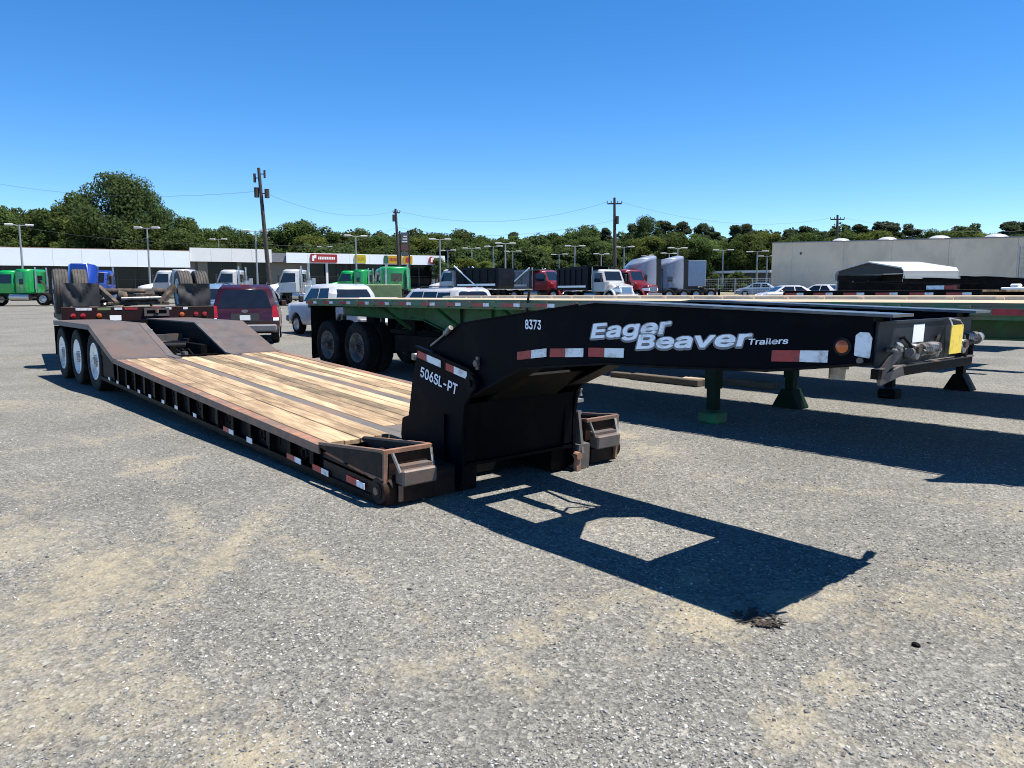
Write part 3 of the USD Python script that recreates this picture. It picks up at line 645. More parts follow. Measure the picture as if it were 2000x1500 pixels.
# small fittings
g = group_part('valve_handle', lb)
obj('handle_lever', T([bar((0.10, -0.42, 0.70), (0.42, -0.45, 0.78), 0.02, 0.02), rbox(0.08, 0.13, -0.45, -0.39, 0.69, 0.75, 0.008)]), bare_metal, g)
obj('handle_hose', T([tube([(0.22, -0.44, 0.73), (0.2, -0.44, 0.66), (0.26, -0.45, 0.6), (0.38, -0.46, 0.56)], 0.012, 6), tube([(0.40, -0.47, 0.77), (0.36, -0.48, 0.68), (0.39, -0.49, 0.58)], 0.022, 6)]), rubber_grey, g)
obj('safety_rod', T([tube([(0.62, -0.61, 0.875), (0.84, -0.61, 1.00)], 0.008, 6), cyl((0.82, -0.61, 0.99), (0.90, -0.61, 1.045), 0.022, 10)]), bare_metal, lb)
obj('grease_fitting', T([cyl((1.24, -0.60, 0.80), (1.24, -0.63, 0.80), 0.025, 10), box(1.225, 1.255, -0.61, -0.596, 0.75, 0.85)]), worn_steel, lb)
g = group_part('far_hydraulics', lb)
obj('link_arm', T([bar((1.09, 0.70, -0.12), (0.98, 0.74, 0.24), 0.03, 0.10), box(0.98, 1.12, 0.66, 0.80, -0.255, -0.03)]), worn_steel, g)
obj('hinge_bolt', T([cyl((1.1, 0.635, -0.12), (1.16, 0.635, -0.12), 0.035, 12), bar((1.13, 0.64, -0.26), (1.12, 0.64, -0.1), 0.05, 0.04)]), rusty_edge, g)
obj('locking_ring', T([tube([(0.95, 0.76, 0.24), (0.95, 0.76, 0.40), (0.95, 0.79, 0.46), (0.95, 0.83, 0.44), (0.95, 0.83, 0.38)], 0.016, 6), box(0.90, 1.0, 0.72, 0.82, 0.33, 0.36), box(0.9, 1.0, 0.70, 0.8, 0.22, 0.25)]), bare_metal, g)
# the nose boxes each side of the neck
for s in (-1, 1):
    sd = (lambda m: m) if s < 0 else mirror_y
    lab = 'rusty open nose box with roller on the near side' if s < 0 else 'rusty open nose box on the far side'
    g = group_part('nose_box', lb, label=lab)
    a, b = N, -0.88
    sp = [(-0.05, -0.005), (-0.02, 0.025), (1.0, 0.16), (1.0, -0.075), (0.12, -0.03)]
    obj('side_plate', T(sd(cat([prism_y(sp, a + 0.004, a + 0.02)]))), rusty_black, g)
    obj('inner_plate', T(sd(prism_y(sp, b, b + 0.016))), rusty_black, g)
    obj('top_bar', T(sd(cat([bar((-0.03, a + 0.014, 0.018), (1.0, a + 0.014, 0.158), 0.03, 0.022), box(0.985, 1.02, a + 0.002, b + 0.02, 0.135, 0.165), bar((0.0, b + 0.01, 0.024), (1.0, b + 0.01, 0.158), 0.022, 0.02)]))), rusty_edge, g)
    obj('corner_post', T(sd(cat([box(0.99, 1.02, a + 0.004, a + 0.04, -0.09, 0.134)]))), rusty_edge, g)
    obj('floor', T(sd(box(0.0, 0.98, a + 0.03, b - 0.003, -0.12, -0.1))), rusty_black, g)
    [obj('cross_bar', T(sd(box(x, x + 0.05, a + 0.022, b - 0.003, x * 0.06 - 0.08, x * 0.1 - 0.03))), rusty_black, g) for x in (0.35, 0.7)]
    obj('front_plate', T(sd(box(0.985, 1.0, a + 0.06, b, -0.10, 0.134))), rusty_black, g)
    obj('strut', T(sd(bar((1.03, a + 0.07, 0.14), (1.10, a + 0.10, 0.0), 0.02, 0.016))), bare_metal, g)
    obj('strut', T(sd(bar((1.03, b + 0.0, 0.14), (1.10, b - 0.02, 0.0), 0.02, 0.016))), bare_metal, g)
    obj('bumper_pad', T(sd(cat([rbox(1.02, 1.14, a + 0.10, b - 0.01, -0.10, 0.02, 0.012), box(1.02, 1.09, a + 0.11, b - 0.02, 0.022, 0.045)]))), worn_steel, g)
    obj('lower_beam', T(sd(cat([prism_y([(0.0, -0.06), (0.98, -0.11), (1.04, -0.2), (1.02, -0.258), (0.0, -0.255)], a + 0.03, b), box(1.03, 1.07, a + 0.12, b, -0.24, -0.11)]))), rusty_black, g)
for s in (-1, 1):
    sd = (lambda m: m) if s < 0 else mirror_y
    gp_ = stage.GetPrimAtPath('/World/lowboy_trailer/nose_box' + ('' if s < 0 else '_001'))
    obj('roller_wheel', T(sd(cat([cyl((0.95, N - 0.005, -0.155), (0.95, N + 0.10, -0.155), 0.1, 24), cyl((0.95, N - 0.015, -0.155), (0.95, N - 0.005, -0.155), 0.06, 20)]))), rusty_black, gp_, smooth=40)
    obj('roller_hub', T(sd(cat([cyl((0.95, N - 0.03, -0.155), (0.95, N - 0.015, -0.155), 0.03, 14)]))), rusty_edge, gp_)
    obj('bracket', T(sd(cat([bar((1.09, N + 0.11, -0.1), (1.09, N + 0.11, -0.22), 0.03, 0.02), rbox(0.75, 1.0, N - 0.004, N + 0.02, -0.075, -0.05, 0.005)]))), rusty_edge, gp_)
obj('hitch_block', T([rbox(0.82, 1.05, -0.875, -0.64, -0.262, -0.03, 0.02)]), rusty_black, lb)
obj('hitch_block', T([rbox(0.82, 1.0, 0.81, 0.875, -0.262, -0.03, 0.02)]), rusty_black, lb)
# ---------------------------------------------------------------- loose stones of the gravel
stone_mat = usdkit.material(stage, '/World/Looks/loose_stone', {
    'oi': ('object_info', {}), 'r': ('rgb_ramp', {'ramp': [(0.0, (0.053, 0.05408, 0.05488)), (0.12, (0.106, 0.1061, 0.1029)), (0.5, (0.1802, 0.1778, 0.1686)), (0.75, (0.2544, 0.2444, 0.2156)), (0.92, (0.3392, 0.3328, 0.3136)), (1.0, (0.4876, 0.4784, 0.4508))]}),
    'tc': ('texture_coordinate', {}), 'n': ('noise_texture', {'scale': 2.5, 'detail': 3.0}), 'mr': ('map_range', {'from_min': 0.3, 'from_max': 0.7, 'to_min': 0.8, 'to_max': 1.15}), 'h': ('hsv', {'hue': 0.5, 'saturation': 1.0, 'fac': 1.0}),
    'p': ('principled_bsdf', {'roughness': 0.85, 'specular_ior_level': 0.3})},
    [('oi.random', 'r.fac'), ('tc.object', 'n.vector'), ('n.fac', 'mr.value'), ('mr.result', 'h.value'), ('r.color', 'h.color'), ('h.color', 'p.base_color')], surface='p.BSDF')
pi = UsdGeom.PointInstancer.Define(stage, '/World/gravel_stones')
tag(pi, 'loose grey gravel stones scattered over the lot', None, None, 'stuff')
protos = []
for k in range(6):
    v = rng.normal(0, 1, (11, 3)); v /= np.linalg.norm(v, axis=1, keepdims=True)
    v *= rng.uniform(0.75, 1.1, (11, 1)); v[:, 2] *= 0.68; v[:, 0] *= 1.2
    m = trimesh.convex.convex_hull(v)
    usdkit.mesh(stage, f'/World/gravel_stones/stone{"" if k == 0 else f"_{k:03d}"}', m, stone_mat)
    protos.append(f'/World/gravel_stones/stone{"" if k == 0 else f"_{k:03d}"}')
pi.CreatePrototypesRel().SetTargets([Sdf.Path(p) for p in protos])
NS = 110000
dep = 1.9 * (14 / 1.9) ** (rng.random(NS) ** 1.15)
lat = dep * rng.uniform(-0.72, 0.72, NS)
q = CAM[:2] + dep[:, None] * F2 + lat[:, None] * R2
clump = meshkit.fbm(np.c_[q * 1.6, np.zeros(NS)], 4, 11)
dq = np.zeros(NS)
for (px, py, s, a) in patches:
    c = at(px, py); dq = np.maximum(dq, a * np.exp(-((q - c[:2]) ** 2).sum(1) / s ** 2))
keep = (rng.random(NS) < np.clip((clump - 0.36) * 4.5, 0.12, 1)) & (rng.random(NS) > dq * 0.9) & ~((q[:, 1] > -1.3) & (q[:, 1] < 1.3) & (q[:, 0] < 1.0))
q, n = q[keep], int(keep.sum())
sz = 0.0028 + 0.0062 * rng.random(n) ** 2.6 + 0.010 * (rng.random(n) < 0.008) * rng.random(n)
yaw = rng.uniform(0, 2 * PI, n); tip = rng.normal(0, 0.25, n)
pts = np.c_[q, np.full(n, 0.0) + sz * 0.25]
pts[:, 2] += 0.016 * (meshkit.fbm(np.c_[q * 0.9, np.zeros(n)], 3, 3) - 0.55) * np.clip(1 - (np.linalg.norm(q - CAM[:2], axis=1) - 10) / 30, 0, 1)
pi.CreatePositionsAttr([Gf.Vec3f(*map(float, p)) for p in pts])
pi.CreateScalesAttr([Gf.Vec3f(float(s)) for s in sz])
pi.CreateOrientationsAttr([Gf.Quath(float(math.cos(a / 2) * math.cos(t / 2)), float(math.sin(t / 2) * math.cos(a / 2)), float(math.sin(t / 2) * math.sin(a / 2)), float(math.sin(a / 2) * math.cos(t / 2))) for a, t in zip(yaw, tip)])
pi.CreateProtoIndicesAttr([int(i) for i in rng.integers(0, 6, n)])

# a few larger loose things lying on the gravel in front
tag(obj('dark_stone', [moved(trimesh.convex.convex_hull(trimesh.creation.icosphere(1, 0.017).vertices * [1.2, 0.9, 0.7]), *(at(1789, 1262) + [0, 0, 0.006]))], black_frame), 'small black stone alone on the grey gravel at the right', 'stone')
twig_mat = paint('twig', (0.03, 0.02, 0.012), 0.8, var=0.4)
tw = thing('leaf_litter', 'small dark patch of dry leaves and twigs at the tip of the gooseneck shadow', 'leaf litter', at(1490, 1218))
for k in range(70):
    a = rng.uniform(0, 2 * PI); r = 0.17 * math.sqrt(rng.uniform(0, 1)) * (0.6 + 0.4 * math.cos(a - 2.4)); b = rng.uniform(0, PI)
    c = np.array([r * math.cos(a), r * math.sin(a), 0.004]); L = rng.uniform(0.012, 0.035)
    u_, v_ = np.array([math.cos(b), math.sin(b), rng.uniform(-.3, .3)]) * L, np.array([-math.sin(b), math.cos(b), rng.uniform(-.3, .3)]) * L * 0.4
    if k % 5 == 0: obj('twig', tube([c - u_ * 1.6, c + [0, 0, 0.006], c + u_ * 1.5 + v_], 0.002, 4), twig_mat, tw)
    else:
        p_ = np.array([c - u_, c + v_, c + u_, c - v_]); p_[:, 2] = np.maximum(p_[:, 2], 0.002)
        obj('dry_leaf', trimesh.convex.convex_hull(np.vstack([p_, p_ + [0, 0, 0.003]])), twig_mat, tw)

# ---------------------------------------------------------------- flatbed trailers standing alongside
green_paint = paint('green_paint', (0.010, 0.13, 0.04), 0.5, var=0.25, dirt=(0.02, 0.045, 0.02), amount=0.5, dscale=3.0)
green_rail = paint('green_rail', (0.03, 0.12, 0.05), 0.55, var=0.3, dirt=(0.10, 0.08, 0.05), amount=0.6, dscale=4.0)
def reflector_row(parent, x0, x1, y, z, dx=0.30, gap=0.5, h=0.05):
    x = x0; k = 0
    while x < x1 - 2 * dx:
        obj('reflector_strip', box(x, x + dx, y - 0.003, y, z, z + h), tape_red, parent)
        obj('reflector_strip', box(x + dx, x + 1.55 * dx, y - 0.0032, y, z, z + h), tape_white, parent)
        x += 1.55 * dx + gap
def landing_gear(t, x, y, ztop, side, mat, shoe='sand', foot_mat=None):
    g = group_part('landing_leg', t)
    obj('leg_tube', [box(x - 0.075, x + 0.075, y - 0.075, y + 0.075, 0.42, ztop), box(x - 0.058, x + 0.058, y - 0.058, y + 0.058, 0.16, 0.42)], mat, g)
    if shoe == 'sand':
        obj('foot', prism_y([(x - 0.20, 0.0), (x + 0.20, 0.0), (x + 0.20, 0.02), (x + 0.07, 0.26), (x - 0.07, 0.26), (x - 0.20, 0.02)], y - 0.13, y + 0.13), foot_mat or mat, g)
    else:
        obj('foot', rbox(x - 0.13, x + 0.13, y - 0.13, y + 0.13, 0.0, 0.14, 0.02), foot_mat or mat, g)
    return g
def flatbed(label, y0, w, x0, x1, zd, rail_mat, beam_mat, deck_mat, axles, legs, group=None, tape=True, head=0.0, leg_mat=None):
    """x0 is the rear end; y0 the near side"""
    t = thing('flatbed_trailer', label, 'trailer', (0, 0, 0), 0, group)
    y1 = y0 + w
    for y, s in ((y0, 1), (y1, -1)):
        obj('side_rail', [box(x0, x1, min(y, y + s * 0.035), max(y, y + s * 0.035), zd - 0.135, zd - 0.002), box(x0, x1, min(y, y + s * 0.09), max(y, y + s * 0.09), zd - 0.15, zd - 0.135)], rail_mat, t)
        for x in np.arange(x0 + 0.35, x1 - 0.2, 0.61):
            obj('stake_pocket', box(x - 0.05, x + 0.05, min(y - s * 0.045, y - s * 0.002), max(y - s * 0.045, y - s * 0.002), zd - 0.13, zd - 0.025), rail_mat, t)
        obj('rub_rail', box(x0, x1, min(y - s * 0.06, y - s * 0.0455), max(y - s * 0.06, y - s * 0.0455), zd - 0.11, zd - 0.045), rail_mat, t)
        if tape and s > 0: reflector_row(t, x0 + 0.1, x1, y - 0.0605, zd - 0.105, 0.27, 0.32, 0.052)
    obj('rear_sill', box(x0 - 0.03, x0 - 0.002, y0, y1, zd - 0.2, zd - 0.01), rail_mat, t)
    obj('front_sill', box(x1 + 0.002, x1 + 0.03, y0, y1, zd - 0.2, zd - 0.01), rail_mat, t)
    e = np.linspace(y0 + 0.037, y1 - 0.037, 9)
    for k in range(8):
        obj('plank', rbox(x0, x1, e[k] + 0.003, e[k + 1] - 0.003, zd - 0.04, zd + float(rng.uniform(-0.002, 0.004)), 0.004), deck_mat, t)
    for x in np.arange(x0 + 0.3, x1, 0.61):
        obj('crossmember', box(x - 0.03, x + 0.03, y0 + 0.1, y1 - 0.1, zd - 0.14, zd - 0.045), beam_mat, t)
    xn = x1 - 3.4
    web = [(x0 + 0.1, zd - 0.16), (x1 - 0.05, zd - 0.16), (x1 - 0.05, zd - 0.34), (xn + 0.5, zd - 0.36), (xn - 0.6, zd - 0.66), (x0 + 4.4, zd - 0.66), (x0 + 3.4, zd - 0.40), (x0 + 0.1, zd - 0.36)]
    yc = (y0 + y1) / 2
    for y in (yc - 0.5, yc + 0.5):
        b = group_part('main_beam', t)
        obj('web', prism_y(web, y - 0.008, y + 0.008), beam_mat, b)
        low = [(x1 - 0.05, zd - 0.34), (xn + 0.5, zd - 0.36), (xn - 0.6, zd - 0.66), (x0 + 4.4, zd - 0.66), (x0 + 3.4, zd - 0.40), (x0 + 0.1, zd - 0.36)]
        obj('flange', strip(low, 0.018, y - 0.075, y + 0.075, 1), beam_mat, b)
        obj('top_flange', box(x0 + 0.1, x1 - 0.05, y - 0.075, y + 0.075, zd - 0.16, zd - 0.141), beam_mat, b)
        for x in np.arange(x0 + 4.6, xn - 0.6, 0.9):
            obj('stiffener', box(x - 0.006, x + 0.006, y - 0.07, y + 0.07, zd - 0.65, zd - 0.17), beam_mat, b)
    for x in np.arange(x0 + 2.9, x1 - 3.6, 1.83):
        obj('brace', bar((x, y0 + 0.12, zd - 0.16), (x, yc - 0.52, zd - 0.60), 0.05, 0.05), beam_mat, t)
    for x in axles:
        for y, s in ((y0 + 0.16, -1), (y0 + 0.48, 1), (y1 - 0.16, 1), (y1 - 0.48, -1)):
            wheel(t, (x, y, 0.515), 0.515, 0.275, 0.30, s, paint('rim_dull', (0.20, 0.19, 0.17), 0.6, var=0.2, dirt=(0.07, 0.055, 0.04), amount=0.6, dscale=5.0), dish=0.14)
        obj('axle', cyl((x, y0 + 0.3, 0.515), (x, y1 - 0.3, 0.515), 0.065, 10), black_frame, t)
    if axles:
        a, b = min(axles), max(axles)
        for y in (y0 + 0.02, y1 - 0.62):
            obj('mud_flap', box(a - 0.72, a - 0.708, y, y + 0.6, 0.18, zd - 0.16), rubber, t)
        for y in (yc - 0.5, yc + 0.5):
            obj('suspension_hanger', [box(a - 0.5, b + 0.5, y - 0.05, y + 0.05, 0.62, 0.78), box(a + 0.45, b - 0.45, y - 0.06, y + 0.06, 0.60, zd - 0.38)], black_frame, t)
        obj('rear_guard', [box(x0 + 0.05, x0 + 0.15, yc - 0.9, yc + 0.9, 0.5, 0.6), box(x0 + 0.06, x0 + 0.14, yc - 0.55, yc - 0.45, 0.6, zd - 0.37), box(x0 + 0.06, x0 + 0.14, yc + 0.45, yc + 0.55, 0.6, zd - 0.37)], rail_mat, t)
    for (x, y, shoe, fm) in legs:
        landing_gear(t, x, y, zd - 0.34, 1, leg_mat or black_frame, shoe, fm)
    if len(legs) == 2:
        (xa, ya, _, _), (xb, yb, _, _) = legs
        obj('leg_brace', bar((xa, ya + 0.076, 0.72), (xb, yb - 0.076, 0.72), 0.05, 0.05), leg_mat or black_frame, t)
    if head:
        h = group_part('headboard', t)
        obj('headboard_panel', box(x1 - 0.05, x1 - 0.02, y0 + 0.03, y1 - 0.03, zd + 0.01, zd + head), rail_mat, h)
        for y in np.linspace(y0 + 0.1, y1 - 0.1, 4):
            obj('headboard_post', box(x1 - 0.09, x1 - 0.051, y - 0.04, y + 0.04, zd + 0.01, zd + head), rail_mat, h)
    return t
fb1 = flatbed('green flatbed trailer with pale timber deck right beside the black lowboy', 3.37, 2.59, -9.9, 4.27, 1.49, green_rail, green_paint, wood_grey, (-9.13, -7.87),
              [(0.38, 3.74, 'pad', green_paint), (0.34, 5.62, 'sand', None)], head=1.55, leg_mat=paint('dark_green_steel', (0.003, 0.012, 0.006), 0.65, var=0.3, spec=0.1))
obj('stake', cyl((-2.62, 3.33, 1.30), (-2.55, 3.33, 1.64), 0.018, 8), rusty_black, fb1, label='thin dark stake leaning in the side rail')
obj('spare_frame', [box(-6.9, -5.0, 3.7, 3.76, 0.5, 0.8), box(-6.9, -6.8, 3.76, 5.4, 0.55, 0.75), box(-5.2, -5.1, 3.76, 5.4, 0.55, 0.75)], black_frame, fb1)
fb2 = flatbed('tan decked flatbed trailer standing second in the row behind the green one', 7.2, 2.59, -10.2, 4.4, 1.53, paint('dusty_rail', (0.62, 0.48, 0.33), 0.8, var=0.15), black_frame, wood_grey, (-9.4, -8.15),
              [(0.82, 7.62, 'pad', None), (1.15, 9.45, 'sand', None)], tape=False)
def step_deck(label, y0, w, x0, xs, x1, z_up, z_low, axles, legs):
    t = thing('step_deck_trailer', label, 'trailer')
    y1, yc = y0 + w, y0 + w / 2
    for a, b, z in ((xs, x1, z_up), (x0, xs - 0.06, z_low)):
        for y, s in ((y0, 1), (y1, -1)):
            obj('side_rail', [box(a, b, min(y, y + s * 0.03), max(y, y + s * 0.03), z - 0.14, z - 0.002), box(a, b, min(y - s * 0.05, y - s * 0.035), max(y - s * 0.05, y - s * 0.035), z - 0.11, z - 0.03)], black_frame, t)
        e = np.linspace(y0 + 0.032, y1 - 0.032, 7)
        for k in range(6):
            obj('plank', rbox(a, b, e[k] + 0.003, e[k + 1] - 0.003, z - 0.04, z, 0.004), wood_old, t)
        reflector_row(t, a + 0.05, b, y0 - 0.0505, z - 0.1, 0.30, 0.24, 0.05)
        for x in np.arange(a + 0.2, b, 0.7): obj('crossmember', box(x - 0.03, x + 0.03, y0 + 0.05, y1 - 0.05, z - 0.14, z - 0.042), black_frame, t)
    for y in (yc - 0.5, yc + 0.5):
        obj('main_beam', prism_y([(x1, z_up - 0.141), (xs, z_up - 0.141), (xs - 0.1, z_low - 0.141), (x0, z_low - 0.141), (x0, z_low - 0.42), (xs + 0.1, z_low - 0.42), (xs + 0.5, z_up - 0.4), (x1, z_up - 0.38)], y - 0.05, y + 0.05), black_frame, t)
    obj('step_panel', box(xs - 0.05, xs - 0.002, y0, y1, z_low, z_up - 0.15), black_frame, t)
    for x in axles:
        for y, s in ((y0 + 0.15, -1), (y0 + 0.45, 1), (y1 - 0.15, 1), (y1 - 0.45, -1)):
            wheel(t, (x, y, 0.42), 0.42, 0.25, 0.24, s, M['rim_dull'], dish=0.12)
        obj('axle', cyl((x, y0 + 0.3, 0.42), (x, y1 - 0.3, 0.42), 0.06, 10), black_frame, t)
    for (x, y, shoe, fm) in legs: landing_gear(t, x, y, z_up - 0.34, 1, black_frame, shoe, fm)
    return t
def y_at(px, y):
    """x on the line y = const seen at px (for a point near the horizon)"""
    d = (px - 1000) / FPX * RIGHT + FWD
    return CAM[0] + d[0] / d[1] * (y - CAM[1])
xa = y_at(1527, 12.6)
step_deck('black step deck trailer with red tape, third trailer back from the lowboy', 12.55, 2.59, xa - 9.5, xa, xa + 4.2, 1.63, 1.0, (xa - 8.6, xa - 7.3), [(y_at(1668, 12.95), 12.95, 'sand', None), (y_at(1668, 12.95), 14.8, 'sand', None)])
xb = y_at(1640, 19.3)
step_deck('black step deck trailer farthest back, nearest the grey building', 19.2, 2.59, xb - 9.5, xb, xb + 5.0, 1.68, 1.0, (xb - 8.6, xb - 7.3), [(xb + 0.9, 19.6, 'sand', None), (xb + 0.9, 21.4, 'sand', None)])
# black steel beams loaded on the step decks
def load_beam(px, y, L, z, h, label):
    x = y_at(px, y)
    m = prism_y([(x, z), (x + L, z - 0.0), (x + L, z + h * 0.55), (x + 0.12, z + h), (x, z + h)], y, y + 0.35)
    fl = prism_y([(x - 0.02, z + h), (x + 0.12, z + h), (x + L, z + h * 0.55), (x + L, z + h * 0.55 + 0.02), (x + 0.12, z + h + 0.02), (x - 0.02, z + h + 0.02)], y - 0.04, y + 0.39)
    t = thing('steel_beam', label, 'beam')
    obj('web', m, black_frame, t); obj('top_flange', fl, flange_paint if px == 1810 else black_frame, t)
ord_ = ['first', 'second', 'third', 'fourth', 'fifth', 'sixth', 'seventh', 'eighth', 'ninth', 'tenth', 'eleventh', 'twelfth', 'thirteenth', 'fourteenth', 'fifteenth', 'sixteenth', 'seventeenth', 'eighteenth', 'nineteenth', 'twentieth', 'twenty-first', 'twenty-second', 'twenty-third', 'twenty-fourth', 'twenty-fifth', 'twenty-sixth', 'twenty-seventh', 'twenty-eighth', 'twenty-ninth', 'thirtieth', 'thirty-first', 'thirty-second', 'thirty-third', 'thirty-fourth', 'thirty-fifth', 'thirty-sixth', 'thirty-seventh', 'thirty-eighth', 'thirty-ninth', 'fortieth', 'forty-first', 'forty-second', 'forty-third', 'forty-fourth', 'forty-fifth', 'forty-sixth', 'forty-seventh', 'forty-eighth', 'forty-ninth', 'fiftieth']
for k, (px, y, L, z, h) in enumerate(((1632, 13.1, 2.4, 1.632, 0.17), (1672, 14.2, 2.6, 1.632, 0.2), (1752, 20.0, 3.2, 1.682, 0.30), (1790, 20.7, 3.0, 1.682, 0.33), (1862, 21.3, 3.2, 1.682, 0.37), (1900, 13.6, 1.5, 1.632, 0.26))):
    load_beam(px, y, L, z, h, f'long black steel beam on the step decks, {ord_[k]} from the left')
xr_ = y_at(1795, 12.53)
rb = thing('striped_board', 'red and white striped board leaning on the black step deck', 'board')
obj('white_end', box(xr_, xr_ + 0.34, 12.6, 12.62, 1.64, 1.72), tape_white, rb); obj('red_end', box(xr_ + 0.342, xr_ + 0.56, 12.6, 12.62, 1.64, 1.72), tape_red, rb)
xr_ = y_at(1935, 12.53)
tag(obj('white_bundle', [rbox(xr_, xr_ + 0.45, 12.7, 12.95, 1.632, 1.68, 0.015), rbox(xr_ + 0.15, xr_ + 0.3, 12.72, 12.92, 1.681, 1.74, 0.02)], paper_white), 'small white wrapped bundle on the black step deck', 'bundle')
# dunnage lying on the gravel between the trailers
for k, (px, py, L, rz, h, lab) in enumerate(((1250, 741, 1.3, 0.03, 0.1, 'weathered timber beam on the gravel under the gooseneck, farthest left'), (1300, 748, 1.5, -0.02, 0.12, 'dark timber beam on the gravel in the middle of three'), (1360, 752, 0.45, 0.25, 0.13, 'short pale timber block beside the landing leg'),
                                              (1440, 753, 1.5, 0.0, 0.12, 'long timber beam on the gravel to the right of the green landing leg'))):
    q = at(px, py)
    tag(obj('timber', moved(rbox(-L / 2, L / 2, -0.09, 0.09, 0.002, h, 0.012), *q, rz=rz), wood_grey if k == 2 else paint('dark_timber', (0.075, 0.058, 0.04), 0.9, var=0.4, stretch=(0.6, 6, 6))), lab, 'timber', None)
# ---------------------------------------------------------------- vehicles
def glossy(name, c, var=0.06):
    return paint(name, c, 0.28, var=var, scale=2.0, coat=0.6, dirt=tuple(np.array(c) * 0.5 + 0.03), amount=0.15, dscale=3.0)
maroon = glossy('maroon_paint', (0.030, 0.0025, 0.003)); white_car = glossy('white_car_paint', (0.36, 0.37, 0.39)); blue_car = glossy('steel_blue_paint', (0.10, 0.16, 0.24))
truck_green = glossy('truck_green_paint', (0.005, 0.24, 0.045)); truck_blue = glossy('truck_blue_paint', (0.006, 0.028, 0.20)); truck_white = glossy('truck_white_paint', (0.36, 0.37, 0.38)); truck_red = glossy('truck_red_paint', (0.13, 0.008, 0.012))
pale_blue = glossy('pale_blue_paint', (0.16, 0.19, 0.26)); black_gloss = paint('black_dump_paint', (0.004, 0.0045, 0.007), 0.5, var=0.3, dirt=(0.015, 0.015, 0.016), amount=0.2, spec=0.2); grey_gloss = paint('grey_dump_paint', (0.12, 0.125, 0.14), 0.5, var=0.2, dirt=(0.08, 0.075, 0.07), amount=0.4)
trim_black = paint('trim_black', (0.010, 0.010, 0.011), 0.6, var=0.2)
silver = paint('silver_cover', (0.30, 0.30, 0.31), 0.3, 0.4, var=0.1)
olive_box = paint('olive_green_box', (0.12, 0.17, 0.07), 0.6, var=0.2)

def mirror_poly(p): return p + [(-y, z) for y, z in p[::-1]]
def simple_wheel(t, x, y, R, w, s, rim=None, rr=0.62):
    g = group_part('wheel', t)
    h = w / 2
    obj('tyre', lathe_y([(R * 0.6, -h), (R * 0.9, -h), (R, -h * 0.7), (R, h * 0.7), (R * 0.9, h), (R * 0.6, h)], 24, y, (x, 0, R)), rubber, g, smooth=35)
    o = s * h
    obj('rim', lathe_y([(R * rr, o * 0.9), (R * rr * 0.95, o * 1.02), (R * rr * 0.8, o * 0.55), (R * 0.2, o * 0.75), (0.001, o * 0.8), (0.001, 0), (R * rr, 0)], 20, y, (x, 0, R)), rim or alloy, g, smooth=35)

